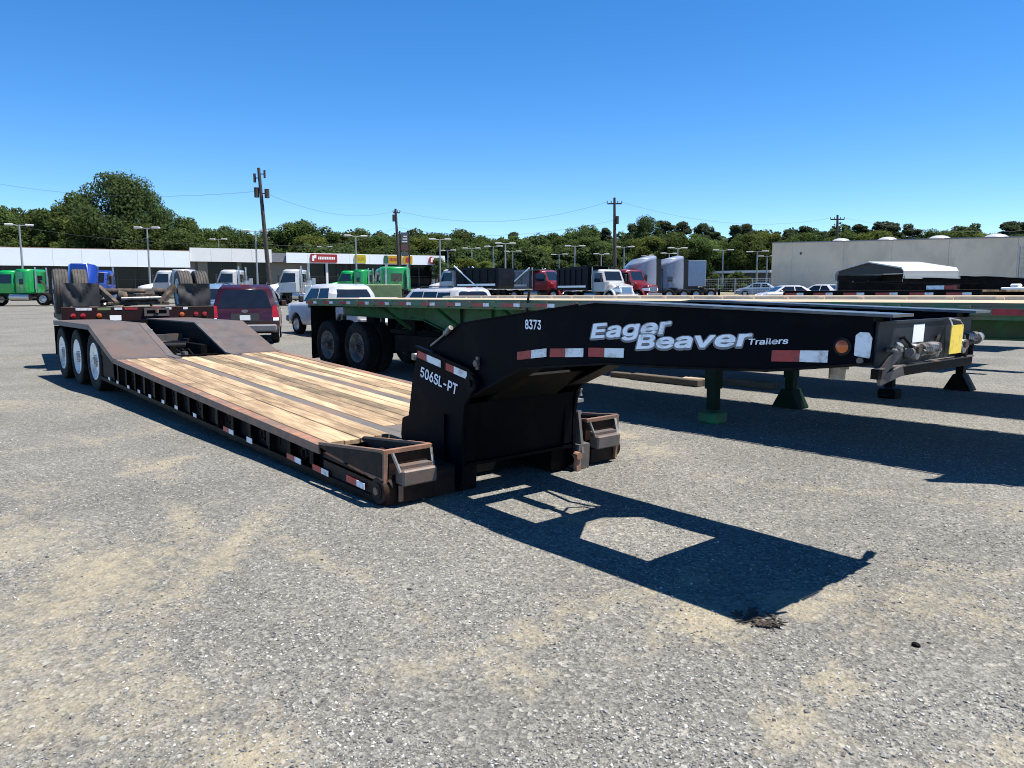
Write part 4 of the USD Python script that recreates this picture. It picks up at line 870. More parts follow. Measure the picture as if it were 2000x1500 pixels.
def car(name, label, category, loc, rz, kind, body_mat, group=None, tall=1.0):
    """front towards +x, middle of the wheelbase at the origin"""
    t = thing(name, label, category, loc, rz, group, None if tall == 1 else (1, 1, tall))
    if kind == 'suv':
        L, W, H = 5.1, 2.0, 1.9; wb = 1.5; R = 0.40
        side = [(-L/2, 0.42), (-L/2 - 0.02, 0.75), (-L/2 + 0.04, 1.02), (-L/2 + 0.34, 1.80), (-L/2 + 0.55, H), (0.45, H - 0.02), (0.75, H - 0.1), (1.35, 1.22), (2.2, 1.12), (L/2 - 0.06, 0.98), (L/2, 0.75), (L/2 - 0.02, 0.42), (2.0, 0.32), (-2.2, 0.34)]
        half = [(W/2 - 0.08, 0.32), (W/2, 0.5), (W/2 + 0.005, 0.95), (W/2 - 0.03, 1.12), (W/2 - 0.22, H - 0.14), (W/2 - 0.34, H + 0.01)]
        sh = Shell(side, mirror_poly(half), [(-L/2 - .02, -0.9), (-L/2 + 0.2, -1.02), (2.0, -1.02), (L/2, -0.75), (L/2, 0.75), (2.0, 1.02), (-L/2 + 0.2, 1.02), (-L/2 - .02, 0.9)], 0.09)
        wins = [[(-2.05, 1.2), (-1.15, 1.2), (-1.15, 1.70), (-1.95, 1.70)], [(-1.08, 1.2), (-0.2, 1.2), (-0.2, 1.72), (-1.08, 1.72)], [(-0.13, 1.2), (0.98, 1.2), (0.62, 1.72), (-0.13, 1.74)]]
        rear = mirror_poly([(0.80, 1.16), (0.64, 1.68), (0.5, 1.74)]); wind = mirror_poly([(0.84, 1.24), (0.62, 1.76)])
    elif kind == 'pickup':
        L, W, H = 5.8, 2.0, 1.92; wb = 1.75; R = 0.40
        side = [(-L/2, 0.5), (-L/2, 1.22), (-1.02, 1.24), (-0.98, 1.55), (-0.75, 1.84), (-0.55, H), (0.65, H), (0.9, 1.84), (1.5, 1.26), (2.4, 1.18), (L/2 - 0.08, 1.08), (L/2, 0.8), (L/2, 0.45), (2.2, 0.38), (-2.6, 0.42)]
        half = [(W/2 - 0.08, 0.36), (W/2, 0.55), (W/2, 1.05), (W/2 - 0.04, 1.2), (W/2 - 0.22, H - 0.12), (W/2 - 0.34, H + 0.01)]
        sh = Shell(side, mirror_poly(half), [(-L/2, -0.98), (2.3, -1.0), (L/2, -0.78), (L/2, 0.78), (2.3, 1.0), (-L/2, 0.98)], 0.07)
        wins = [[(-0.75, 1.28), (0.05, 1.28), (0.05, 1.76), (-0.62, 1.76)], [(0.12, 1.28), (1.15, 1.28), (0.78, 1.76), (0.12, 1.76)]]
        rear = mirror_poly([(0.74, 1.32), (0.62, 1.72)]); wind = mirror_poly([(0.82, 1.3), (0.64, 1.78)])
    else:
        L, W, H = 4.7, 1.82, 1.46; wb = 1.36; R = 0.33
        side = [(-L/2, 0.42), (-L/2 + 0.02, 0.85), (-L/2 + 0.25, 0.98), (-1.55, 1.0), (-0.95, 1.36), (-0.6, H), (0.35, H), (0.6, 1.40), (1.35, 0.98), (2.05, 0.86), (L/2 - 0.02, 0.68), (L/2, 0.4), (1.9, 0.24), (-2.1, 0.26)]
        half = [(W/2 - 0.08, 0.22), (W/2, 0.42), (W/2, 0.78), (W/2 - 0.04, 0.92), (W/2 - 0.26, H - 0.08), (W/2 - 0.36, H + 0.01)]
        sh = Shell(side, mirror_poly(half), [(-L/2, -0.72), (-2.0, -0.92), (1.8, -0.92), (L/2, -0.6), (L/2, 0.6), (1.8, 0.92), (-2.0, 0.92), (-L/2, 0.72)], 0.08)
        wins = [[(-1.2, 1.0), (-0.25, 0.99), (-0.25, 1.37), (-0.75, 1.35)], [(-0.18, 0.99), (1.05, 0.99), (0.5, 1.37), (-0.18, 1.37)]]
        rear = mirror_poly([(0.70, 1.02), (0.56, 1.38)]); wind = mirror_poly([(0.74, 1.0), (0.58, 1.38)])
    body = sh.body
    for x in (-wb, wb):
        arch = m3.Manifold.cylinder(6, R * 1.14, R * 1.14, 24).transform([[1, 0, 0, x], [0, 0, -1, 3], [0, 1, 0, R]])
        keep = m3.Manifold.cube([4, W - 0.5, 4], True)
        body = body - (arch - keep)
    if kind == 'pickup':
        body = body - m3.Manifold.cube([1.7, 1.62, 0.6], True).translate([-1.95, 0, 1.22])
    b = obj('body', cat([body]), body_mat, t, smooth=25)
    for p in wins:
        for s in (-1, 1): obj('side_window', cat([sh.side(p, s)]), dark_glass, t)
    obj('rear_window', cat([sh.end(rear, -4, -0.3 if kind != 'suv' else -1.6)]), dark_glass, t)
    obj('windshield', cat([sh.end(wind, 0.5, 1.8)]), dark_glass, t)
    for x in (-wb, wb):
        for s in (-1, 1): simple_wheel(t, x, s * (W/2 - 0.14), R, 0.25, s)
    xr = -L/2
    for s in (-1, 1):
        y = s * (W/2 - 0.12)
        if kind == 'suv':
            obj('tail_light', cat([sh.end([(s * 0.80, 0.86), (s * 1.02, 0.86), (s * 1.02, 1.26), (s * 0.84, 1.22)], -4, -2.1)]), red_lens, t)
            obj('reverse_light', cat([sh.end([(s * 0.84, 0.76), (s * 1.02, 0.76), (s * 1.02, 0.855), (s * 0.84, 0.855)], -4, -2.3)]), paper_white, t)
        else:
            zt = 0.95 if kind == 'pickup' else 0.7
            obj('tail_light', cat([sh.end([(s * (W/2 - 0.2), zt - 0.1), (s * (W/2 + .02), zt - 0.1), (s * (W/2 + .02), zt + 0.2), (s * (W/2 - 0.2), zt + 0.2)], -4, -L/2 + 0.3)]), red_lens, t)
        zf = {'suv': 0.85, 'pickup': 0.9, 'sedan': 0.62}[kind]
        obj('headlight', cat([sh.end([(s * (W/2 - 0.42), zf), (s * (W/2), zf), (s * (W/2), zf + 0.18), (s * (W/2 - 0.42), zf + 0.16)], L/2 - 0.7, L/2 + 0.2)]), paper_white, t)
        obj('door_mirror', rbox(0.95 if kind != 'sedan' else 0.85, 1.08 if kind != 'sedan' else 0.97, min(s * (W/2 + 0.02), s * (W/2 + 0.2)), max(s * (W/2 + 0.02), s * (W/2 + 0.2)), {'suv': 1.2, 'pickup': 1.25, 'sedan': 0.95}[kind], {'suv': 1.38, 'pickup': 1.5, 'sedan': 1.08}[kind], 0.03), body_mat if kind != 'pickup' else trim_black, t)
    zb_ = {'suv': 0.42, 'pickup': 0.48, 'sedan': 0.3}[kind]
    obj('rear_bumper', rbox(xr - 0.12, xr + 0.1, -W/2 + 0.05, W/2 - 0.05, zb_, zb_ + 0.22, 0.04), grey_decal if kind != 'sedan' else body_mat, t)
    obj('front_bumper', rbox(L/2 - 0.1, L/2 + 0.08, -W/2 + 0.15, W/2 - 0.15, zb_, zb_ + 0.24, 0.04), body_mat if kind != 'pickup' else chrome, t)
    zg = {'suv': 0.8, 'pickup': 0.78, 'sedan': 0.5}[kind]
    obj('grille', cat([sh.end(mirror_poly([(0.55, zg), (0.5, zg + 0.22)]), L/2 - 0.5, L/2 + 0.2)]), trim_black, t)
    zp = {'suv': 0.78, 'pickup': 0.56, 'sedan': 0.62}[kind]
    xp = xr - (0.14 if kind == 'pickup' else 0.035)
    obj('licence_plate', box(xp - 0.004, xp, -0.155, 0.155, zp, zp + 0.16), paper_white, t)
    if kind == 'suv':
        obj('plate_recess', cat([sh.end(mirror_poly([(0.42, 0.73), (0.42, 0.99)]), -4, -2.2)]), trim_black, t)
        obj('badge', lathe_y([(0.001, 0), (0.05, 0), (0.05, 0.01), (0.001, 0.01)], 16, 0, (0, 0, 0)).apply_transform(np.array([[0, -1, 0, xr - 0.006], [2.0, 0, 0, 0], [0, 0, 1.0, 1.06], [0, 0, 0, 1]])), bare_metal, t)
        for s in (-1, 1): obj('roof_rail', tube([(-2.0, s * 0.66, H - 0.02), (-1.9, s * 0.66, H + 0.05), (0.2, s * 0.66, H + 0.05), (0.35, s * 0.66, H - 0.02)], 0.02, 6), trim_black, t)
        obj('brake_light', box(-2.06, -2.03, -0.14, 0.14, 1.865, 1.89), red_lens, t)
    return t

def truck(label, loc, rz, mat, sleeper=None, group=None, hood_open=False, dump=None, dump_mat=None, arm=False, stacks=True, name='semi_truck', cate='truck', rear_cut=None):
    """a bonneted lorry, front bumper at x = 0, driving towards +x"""
    t = thing(name, label, cate, loc, rz, group)
    xc0, xc1 = -3.15, -1.65                       # cab back and cab front
    cabH = 2.75
    cside = [(xc0, 0.95), (xc0, cabH - 0.05), (xc0 + 0.2, cabH), (xc1 - 0.45, cabH), (xc1 - 0.25, cabH - 0.12), (xc1 + 0.12, 1.75), (xc1 + 0.15, 0.95)]
    chalf = [(1.0, 0.95), (1.02, 1.7), (0.95, cabH - 0.15), (0.85, cabH + 0.01)]
    cab = Shell(cside, mirror_poly(chalf), None, 0.08)
    obj('cab', cab.mesh(), mat, t, smooth=30)
    for s in (-1, 1):
        obj('side_window', cat([cab.side([(xc0 + 0.3, 1.75), (xc1 - 0.02, 1.72), (xc1 - 0.3, 2.45), (xc0 + 0.3, 2.45)], s)]), dark_glass, t)
        obj('door', cat([cab.side([(xc0 + 0.25, 1.02), (xc1 + 0.05, 1.02), (xc1 + 0.02, 1.69), (xc0 + 0.25, 1.71)], s)]), mat, t)
        obj('mirror', [rbox(xc1 - 0.05, xc1 + 0.05, min(s * 1.2, s * 1.38), max(s * 1.2, s * 1.38), 1.75, 2.35, 0.03), cyl((xc1, s * 1.0, 2.4), (xc1, s * 1.22, 2.32), 0.015, 6), cyl((xc1, s * 1.0, 1.75), (xc1, s * 1.22, 1.8), 0.015, 6)], trim_black, t)
    obj('windshield', cat([cab.end(mirror_poly([(0.84, 1.85), (0.80, 2.58)]), xc1 - 0.6, xc1 + 0.5)]), dark_glass, t)
    hood = Shell([(xc1 + 0.0, 0.75), (xc1 + 0.0, 1.74), (-0.5, 1.52), (-0.1, 1.38), (-0.02, 0.75)], mirror_poly([(0.95, 0.7), (0.98, 1.1), (0.68, 1.45), (0.5, 1.76)]), [(xc1, -0.95), (-0.9, -0.98), (0, -0.62), (0, 0.62), (-0.9, 0.98), (xc1, 0.95)], 0.1)
    hm = hood.mesh()
    gl = cat([hood.end(mirror_poly([(0.5, 0.85), (0.48, 1.3)]), -0.4, 0.2)])
    lts = [cat([hood.end([(s * 0.56, 0.95), (s * 0.88, 0.95), (s * 0.86, 1.18), (s * 0.56, 1.2)], -0.8, 0.2)]) for s in (-1, 1)]
    if hood_open:
        RM = trimesh.transformations.rotation_matrix(math.radians(78), [0, 1, 0], [-0.1, 0, 0.8])
        for m in [hm, gl] + lts:
            m.vertices[:] = (m.vertices - [-0.1, 0, 0.8]) * [1.45, 1, 1] + [-0.1, 0, 0.8]; m.apply_transform(RM)
        obj('engine', [rbox(-1.6, -0.5, -0.4, 0.4, 0.7, 1.55, 0.05), cyl((-0.45, 0, 1.05), (-0.4, 0, 1.05), 0.38, 16), rbox(-0.38, -0.25, -0.45, 0.45, 0.6, 1.4, 0.03)], trim_black, t)
    obj('hood', hm, mat, t, smooth=30); obj('grille', gl, chrome, t)
    for m in lts: obj('headlight', m, paper_white, t)
    for s in (-1, 1):
        fd = m3.CrossSection.circle(0.66, 32) - m3.CrossSection.circle(0.57, 32)
        f = m3.Manifold.extrude(fd, 0.42).transform([[1, 0, 0, -0.95], [0, 0, -1, s * 0.88 + 0.21], [0, 1, 0, 0.52]]) ^ m3.Manifold.cube([3, 6, 2], True).translate([-0.95, 0, 1.52])
        if not hood_open: obj('fender', cat([f]), mat, t, smooth=30)
        simple_wheel(t, -0.95, s * 0.92, 0.52, 0.28, s, alloy, 0.58)
    obj('front_bumper', rbox(-0.1, 0.12, -1.1, 1.1, 0.42, 0.74, 0.06), chrome if mat is not truck_white else mat, t)
    back = -7.3 if not dump else -7.2
    if sleeper == 'tall': back = -8.2
    for y in (-0.42, 0.34): obj('frame_rail', box(back, -0.3, y, y + 0.08, 0.72, 0.98), trim_black, t)
    xs = xc0
    if sleeper:
        l, h = (1.25, 2.85) if sleeper == 'flat' else (1.75, 3.85)
        xs = xc0 - 0.03 - l
        sp = [(xs, 0.95), (xs, h), (xc0 - 0.04, h), (xc0 - 0.03, 0.95)] if sleeper == 'flat' else [(xs, 0.95), (xs, h), (xs + 0.5, h + 0.05), (xc0 - 0.1, h - 0.25), (xc0 + 0.45, h - 0.75), (xc0 + 0.6, cabH + 0.02), (xc0 - 0.03, cabH), (xc0 - 0.03, 0.95)]
        sl = Shell(sp, mirror_poly([(1.08, 0.95), (1.1, 1.8), (1.05, h - 0.2), (0.9, h + 0.06)]), None, 0.1)
        obj('sleeper', sl.mesh(), mat, t, smooth=30)
        for s in (-1, 1): obj('sleeper_window', cat([sl.side([(xs + l * 0.55, 1.65), (xs + l * 0.8, 1.65), (xs + l * 0.8, 2.1), (xs + l * 0.55, 2.1)], s)]), dark_glass, t)
        if sleeper == 'flat':
            obj('rear_window', cat([sl.end(mirror_poly([(0.45, 1.75), (0.45, 2.35)]), xs - 0.2, xs + 0.2)]), dark_glass, t)
        else:
            for s in (-1, 1):
                obj('side_extender', box(xs - 0.42, xs - 0.004, min(s * 1.02, s * 1.06), max(s * 1.02, s * 1.06), 1.0, h - 0.25), trim_black, t)
    else:
        obj('rear_window', cat([cab.end(mirror_poly([(0.7, 1.8), (0.66, 2.4)]), xc0 - 0.2, xc0 + 0.2)]), dark_glass, t)
    if stacks:
        for s in (-1, 1): obj('exhaust_stack', [cyl((xs - 0.14, s * 0.85, 1.0), (xs - 0.14, s * 0.85, 3.0), 0.065, 12), cyl((xs - 0.14, s * 0.85, 1.3), (xs - 0.14, s * 0.85, 2.3), 0.10, 12)], chrome, t, smooth=40)
    for s in (-1, 1):
        obj('fuel_tank', cyl((xc0 - 0.9, s * 0.82, 0.68), (xc0 + 0.55, s * 0.82, 0.68), 0.3, 18), chrome, t, smooth=40)
        obj('step', box(xc0 + 0.6, xc1 + 0.05, min(s * 0.75, s * 1.02), max(s * 0.75, s * 1.02), 0.45, 0.52), trim_black, t)
    ax = (back + 0.85, back + 2.15)
    for x in ax:
        for s in (-1, 1):
            simple_wheel(t, x, s * 0.93, 0.515, 0.56, s, alloy, 0.58)
    if not dump:
        obj('fifth_wheel', [cyl((sum(ax) / 2, 0, 1.08), (sum(ax) / 2, 0, 1.16), 0.48, 20), rbox(sum(ax) / 2 - 0.3, sum(ax) / 2 + 0.3, -0.4, 0.4, 0.985, 1.08, 0.02)], trim_black, t)
        for s in (-1, 1):
            obj('mud_flap', box(back + 0.06, back + 0.075, min(s * 0.62, s * 1.2), max(s * 0.62, s * 1.2), 0.25, 0.95), rubber, t)
        obj('deck_plate', box(ax[1] + 0.7, xs - 0.3, -0.5, 0.5, 0.985, 1.0), chrome, t)
        obj('air_lines', [tube([(xs - 0.05, 0.1 * k, 2.0), (xs - 0.4, 0.1 * k, 1.5), (xs - 0.6, 0.12 * k, 1.25), (xs - 0.3, 0.1 * k, 1.1)], 0.02, 5) for k in (-2, -1, 0, 1)], trim_black, t)
        if mat is truck_white:
            obj('equipment_rack', [rbox(xs - 0.9, xs - 0.3, -0.8, 0.8, 1.01, 1.5, 0.04), cyl((xs - 0.6, -0.5, 1.5), (xs - 0.6, -0.5, 2.1), 0.2, 12), cyl((xs - 0.6, 0.4, 1.5), (xs - 0.6, 0.4, 1.9), 0.25, 12)], alloy, t)
    if dump:
        x1, x0 = xs - 0.35, back - 0.5
        zt = dump
        prof = [(x0 + 0.15, 1.1), (x0, 1.3), (x0 + 0.02, zt), (x1 + 0.1, zt + 0.1), (x1 + 0.05, 1.1)]
        outer = prism_y(prof, -1.2, 1.2)
        bm = m3.Manifold(m3.Mesh(np.asarray(outer.vertices, np.float32), np.asarray(outer.faces, np.uint32)))
        if bm.is_empty(): bm = m3.Manifold.cube([x1 - x0, 2.4, zt - 1.1]).translate([x0, -1.2, 1.1])
        bm = bm - m3.Manifold.cube([x1 - x0 - 0.2, 2.24, 4]).translate([x0 + 0.1, -1.12, 1.25])
        obj('dump_body', cat([bm]), dump_mat, t)
        for s in (-1, 1):
            for x in np.arange(x0 + 0.4, x1 - 0.1, 0.75):
                obj('side_rib', box(x - 0.05, x + 0.05, min(s * 1.202, s * 1.27), max(s * 1.202, s * 1.27), 1.3, zt - 0.12), dump_mat, t)
            obj('top_rail', box(x0 + 0.02, x1, min(s * 1.202, s * 1.28), max(s * 1.202, s * 1.28), zt - 0.118, zt - 0.005), dump_mat, t)
            obj('lower_stripe', box(x0 + 0.3, x1 - 0.1, min(s * 1.272, s * 1.277), max(s * 1.272, s * 1.277), 1.32, 1.48), paper_white if dump_mat is not grey_gloss else alloy, t)
        obj('cab_shield', box(x1, x1 + 1.1, -1.15, 1.15, zt + 0.02, zt + 0.08), dump_mat, t)
        if arm:
            for s in (-1, 1): obj('tarp_arm', bar((x1 + 0.2, s * 1.33, zt + 0.25), (x1 - 2.2, s * 1.33, 1.2), 0.05, 0.10), paper_white, t)
    return t

# nearer vehicles between the trailers and the road
q = spot(491, 26.6); car('sport_utility_vehicle', 'dark maroon sport utility vehicle parked with its rear window towards us', 'suv', q, azim(491) - 0.06, 'suv', maroon)
q = spot(425, 31); car('pickup_truck', 'steel blue pickup almost hidden behind the maroon sport utility vehicle', 'pickup', q, azim(425) + 0.05, 'pickup', blue_car)
q = spot(668, 29); pk = car('pickup_truck', 'white pickup with dark windows behind the tail of the green flatbed', 'pickup', q, azim(668) + 0.5, 'pickup', white_car)
obj('bed_cover', rbox(-2.8, -1.05, -0.85, 0.85, 1.23, 1.42, 0.08), silver, pk)
q = spot(752, 33.5); ob = thing('equipment_box', 'olive green box showing above the green flatbed beside the white pickup', 'box', q, azim(748) + 1.57)
obj('box_body', rbox(-0.75, 0.75, -0.6, 0.6, 0.9, 1.85, 0.03), olive_box, ob); obj('box_stand', [box(-0.7, -0.6, -0.5, 0.5, 0.0, 0.9), box(0.6, 0.7, -0.5, 0.5, 0.0, 0.9)], trim_black, ob)
q = spot(858, 30.5); car('sport_utility_vehicle', 'white sport utility vehicle with its roof showing above the green flatbed', 'suv', q, azim(858) + 0.6, 'suv', white_car, None, 0.92)

G1 = 'trucks parked along the far side of the lot'
H = PI / 2
def park(px, d, rel): return spot(px, d), azim(px) + rel
def tr(px, d, rel, label, mat, **k):
    """the truck's middle stands at px"""
    q = spot(px, d); a = azim(px) + rel
    q = q + np.array([math.cos(a), math.sin(a), 0]) * 3.4
    q[2] = float(gz(q[0], q[1])) + 0.02
    return truck(label, q, a, mat, **k)
tr(60, 61, 1.1, 'bright green sleeper truck at the far left edge of the lot', truck_green, sleeper='flat')
tr(208, 58, 2.75, 'blue truck with its hood tipped open in front of the white store', truck_blue, hood_open=True)
tr(358, 66, 1.2, 'white truck half hidden behind the raised trailer wheels', truck_white, sleeper='flat', stacks=False)
tr(482, 62, 1.25, 'white day cab truck right behind the maroon sport utility vehicle', truck_white)
tr(603, 60, 1.25, 'white day cab truck just left of the white pickup', truck_white)
tr(705, 76, 1.3, 'dull green truck in the middle, farther back, beside the white pickup roof', truck_green, sleeper='flat')
tr(770, 60, 0.28, 'bright green truck with its sleeper back towards us, below the yellow sign', truck_green, sleeper='flat')
tr(908, 66, 0.95, 'white dump truck with a black body and white tarp arm', truck_white, dump=2.75, dump_mat=black_gloss, arm=True, name='dump_truck', cate='dump truck')
tr(1048, 70, -2.15, 'red dump truck with a grey dump body', truck_red, dump=2.7, dump_mat=grey_gloss, arm=True, name='dump_truck', cate='dump truck')
tr(1170, 63, -2.45, 'white dump truck with a tall black covered body beside the utility pole', truck_white, dump=2.95, dump_mat=black_gloss, name='dump_truck', cate='dump truck')
tr(1211, 66, -2.2, 'red truck with a bare chassis between the white dump truck and pale blue sleepers', truck_red, stacks=False)
tr(1240, 67, 1.8, 'pale blue high roof sleeper truck, the left one of the pair', pale_blue, sleeper='tall', stacks=False)
tr(1293, 68, 1.8, 'pale blue high roof sleeper truck, the right one of the pair', pale_blue, sleeper='tall', stacks=False)
q = spot(1346, 80)
bt = thing('box_trailer', 'pale grey box trailer standing right of the pale blue trucks', 'trailer', q, azim(1347) + 0.06)
obj('trailer_box', rbox(-4, 4, -1.25, 1.25, 1.1, 3.6, 0.04), pale_blue, bt); obj('under_frame', box(-3.9, 3.9, -0.5, 0.5, 0.8, 1.098), trim_black, bt)
for x in (-3.2, -2.0):
    for s in (-1, 1): simple_wheel(bt, x, s * 0.95, 0.5, 0.5, s)
for x in (2.6,): obj('landing_leg', box(x - 0.06, x + 0.06, -0.9, 0.9, 0.0, 0.798), trim_black, bt)
car('parked_car', 'white car parked in front of the grey building, left one', 'car', spot(1535, 58), azim(1535) + 2.0, 'sedan', white_car)
car('parked_car', 'white car with blue glass in front of the grey building beside the carport', 'car', spot(1606, 64), azim(1606) + 0.9, 'sedan', white_car)
car('parked_car', 'blue grey car at the chain link fence left of the grey building', 'car', spot(1480, 80), azim(1480) + 1.5, 'sedan', blue_car)

# ---------------------------------------------------------------- the trailer with its axle folded up on its tail
tan_dust = paint('dusty_axle', (0.17, 0.115, 0.075), 0.85, var=0.4, scale=6.0, dirt=(0.025, 0.018, 0.013), amount=0.85, dscale=5.0, bump=0.2)
red_trailer = paint('red_trailer_paint', (0.022, 0.004, 0.0045), 0.6, var=0.4, dirt=(0.008, 0.006, 0.006), amount=0.55, spec=0.2)
dL = 15.95
pa = CAM[:2] + dL * F2 + dL * (124 - 1000) / FPX * R2
ha = YAW + math.atan(950 / FPX)                    # pointing away from us
ax_ = np.array([math.cos(ha), math.sin(ha)]); side_ = np.array([math.sin(ha), -math.cos(ha)])
W2 = 3.02
ct = pa + side_ * W2 / 2
ft = thing('folded_axle_trailer', 'dark red lowboy trailer with a dusty wheeled axle folded up on its rear', 'trailer', (ct[0], ct[1], 0), ha)
# x away from us, y to the left, rear face at x = 0
obj('rear_bumper', rbox(0, 0.1, -W2 / 2, W2 / 2, 1.02, 1.33, 0.012), red_trailer, ft)
for y in (1.30, 1.12, 0.82, -0.82, -1.12, -1.30):
    obj('tail_lamp', lathe_y([(0.001, 0), (0.05, 0), (0.05, 0.02), (0.001, 0.03)], 16, 0, (0, 0, 0)).apply_transform(np.array([[0, -1, 0, -0.001], [1, 0, 0, y], [0, 0, 1, 1.15], [0, 0, 0, 1.0]])), red_lens if abs(y) > 0.9 else amber, ft)
for y, m, w in ((1.1, tape_white, 0.3), (0.72, olive_box, 0.25), (-0.55, tape_white, 0.12), (0.2, tape_red, 0.25), (0.45, tape_white, 0.15), (-0.3, tape_red, 0.2), (-0.9, tape_white, 0.1)):
    obj('reflector_strip', box(-0.004, -0.001, y - w / 2, y + w / 2, 1.26, 1.31), m, ft)
obj('licence_plate', box(-0.007, -0.003, 0.40, 0.62, 1.04, 1.15), paper_white, ft)
cf = group_part('coupler', ft)
obj('coupler_frame', [box(-0.06, -0.004, -0.55, -0.5, 1.12, 1.3), box(-0.06, -0.004, -0.1, -0.05, 1.12, 1.3), box(-0.06, -0.004, -0.5, -0.1, 1.12, 1.17), box(-0.06, -0.004, -0.5, -0.1, 1.25, 1.3)], worn_steel, cf)
obj('coupler_pin', cyl((-0.08, -0.3, 1.19), (-0.08, -0.3, 1.27), 0.04, 10), rusty_edge, cf)
obj('deck', [box(0.12, 5.5, -W2 / 2 + 0.02, W2 / 2 - 0.02, 1.0, 1.12), box(0.3, 5.5, -0.5, 0.5, 0.6, 0.99)], black_frame, ft)
for k, x in enumerate((1.2, 2.4)):
    for y, s in ((W2 / 2 - 0.16, 1), (W2 / 2 - 0.48, -1), (-W2 / 2 + 0.16, -1), (-W2 / 2 + 0.48, 1)):
        wheel(ft, (x, y, 0.49), 0.49, 0.275, 0.30, s, rim_white)
ua = 1.66
for y, s in ((W2 / 2 - 0.06, 1), (W2 / 2 - 0.42, -1), (-W2 / 2 + 0.10, -1), (-W2 / 2 + 0.46, 1)):
    g = group_part('raised_wheel', ft)
    c = (1.05, y, ua)
    obj('tyre', tyre_mesh(c, 0.49, 0.30, True, 40), rubber_grey, g, smooth=35); obj('rim', rim_mesh(c, 0.30, 0.30, s, 0.1), rim_white, g, smooth=35); obj('hub', hub_mesh(c, 0.30, 0.30, s, 0.1), hub_dark, g)
obj('axle_beam', cyl((1.05, -0.8, ua), (1.05, 0.8, ua), 0.07, 14), tan_dust, ft, smooth=40)
for y, s in ((0.62, 1), (-0.62, -1)):
    obj('suspension_arm', [bar((0.36, y * 0.75, 1.40), (0.62, y * 1.25, 1.76), 0.14, 0.10), bar((0.62, y * 1.25, 1.76), (1.1, y * 1.2, 1.66), 0.12, 0.10)], tan_dust, ft)
    obj('brake_chamber', [cyl((0.72, y * 0.35, 1.52), (0.72, y * 0.62, 1.56), 0.13, 16), cyl((0.72, y * 0.30, 1.52), (0.72, y * 0.35, 1.52), 0.09, 16)], tan_dust, ft, smooth=40)
    obj('slack_adjuster', bar((0.62, y * 0.5, 1.3), (0.75, y * 0.4, 1.55), 0.04, 0.08), rusty_edge, ft)
obj('axle_frame', [rbox(0.3, 0.4, -0.62, 0.62, 1.36, 1.43, 0.01), box(0.41, 1.3, -0.12, -0.04, 1.36, 1.42), box(0.41, 1.3, 0.1, 0.18, 1.36, 1.42)], tan_dust, ft)
obj('tie_bar', cyl((0.28, -0.45, 1.52), (0.28, 0.35, 1.50), 0.035, 10), bare_metal, ft, smooth=40)
obj('cross_shaft', cyl((1.35, -0.7, 1.45), (1.35, 0.7, 1.45), 0.05, 10), black_frame, ft, smooth=40)
obj('axle_block', rbox(0.5, 0.8, -0.30, 0.05, 1.46, 1.62, 0.02), tan_dust, ft)
obj('cylinder_rod', cyl((0.25, 0.4, 1.25), (0.25, -0.35, 1.3), 0.03, 10), bare_metal, ft)
for y in (W2 / 2 - 0.76, -W2 / 2 - 0.02):
    v = []
    nx = 13
    for i in range(nx):
        for j in range(9):
            yy, zz_ = y + 0.70 * i / (nx - 1), 1.335 + 0.50 * j / 8
            w_v = abs(yy - y - 0.35); v.append([0.42 + 0.028 * math.sin((zz_ - 1.335) * 13 - w_v * 15 + 1.2 * math.sin(yy * 7)) * (0.35 + j / 10) + 0.012 * math.sin(yy * 31 + zz_ * 17), yy, zz_])
    f = [[i * 9 + j, i * 9 + j + 1, (i + 1) * 9 + j + 1, (i + 1) * 9 + j] for i in range(nx - 1) for j in range(8)]
    v = np.array(v); f = np.array(f); vv = np.vstack([v, v + [0.012, 0, 0]]); ff = np.vstack([f, f[:, ::-1] + len(v)])
    obj('mud_flap', trimesh.Trimesh(vv, np.vstack([ff[:, [0, 1, 2]], ff[:, [0, 2, 3]]]), process=False), paint('flap_rubber', (0.016, 0.016, 0.017), 0.65, var=0.3, dirt=(0.028, 0.026, 0.024), amount=0.35, dscale=9.0), ft, smooth=True)
# ---------------------------------------------------------------- buildings
store_white = paint('store_fascia', (0.72, 0.76, 0.77), 0.6, var=0.03, scale=0.6); store_white2 = paint('store_fascia_panel', (0.66, 0.66, 0.63), 0.6, var=0.03, scale=0.6)
roof_tan = paint('store_roof', (0.12, 0.085, 0.065), 0.9, var=0.2); brick_tan = paint('store_wall', (0.20, 0.17, 0.135), 0.8, var=0.12)
shop_glass = paint('shop_glass', (0.006, 0.007, 0.008), 0.1, var=0.3, spec=0.2); mullion = paint('mullion', (0.03, 0.03, 0.03), 0.5)
sign_red = paint('sign_red', (0.30, 0.02, 0.02), 0.4, var=0.1); sign_yellow = paint('sign_yellow', (0.42, 0.36, 0.02), 0.4, var=0.08); sign_orange = paint('sign_orange', (0.45, 0.27, 0.01), 0.4, var=0.08); sign_green = paint('sign_green', (0.03, 0.09, 0.05), 0.4)
P0, P1 = spot(-60, 92)[:2], spot(868, 120)[:2]
bd = P1 - P0; BL = np.linalg.norm(bd); ba = math.atan2(bd[1], bd[0])
zb0 = float(gz(*P0)); 
st = thing('shop_building', 'long low white shop row with dark windows and coloured signs behind the trucks', 'building', (P0[0], P0[1], 0), ba)
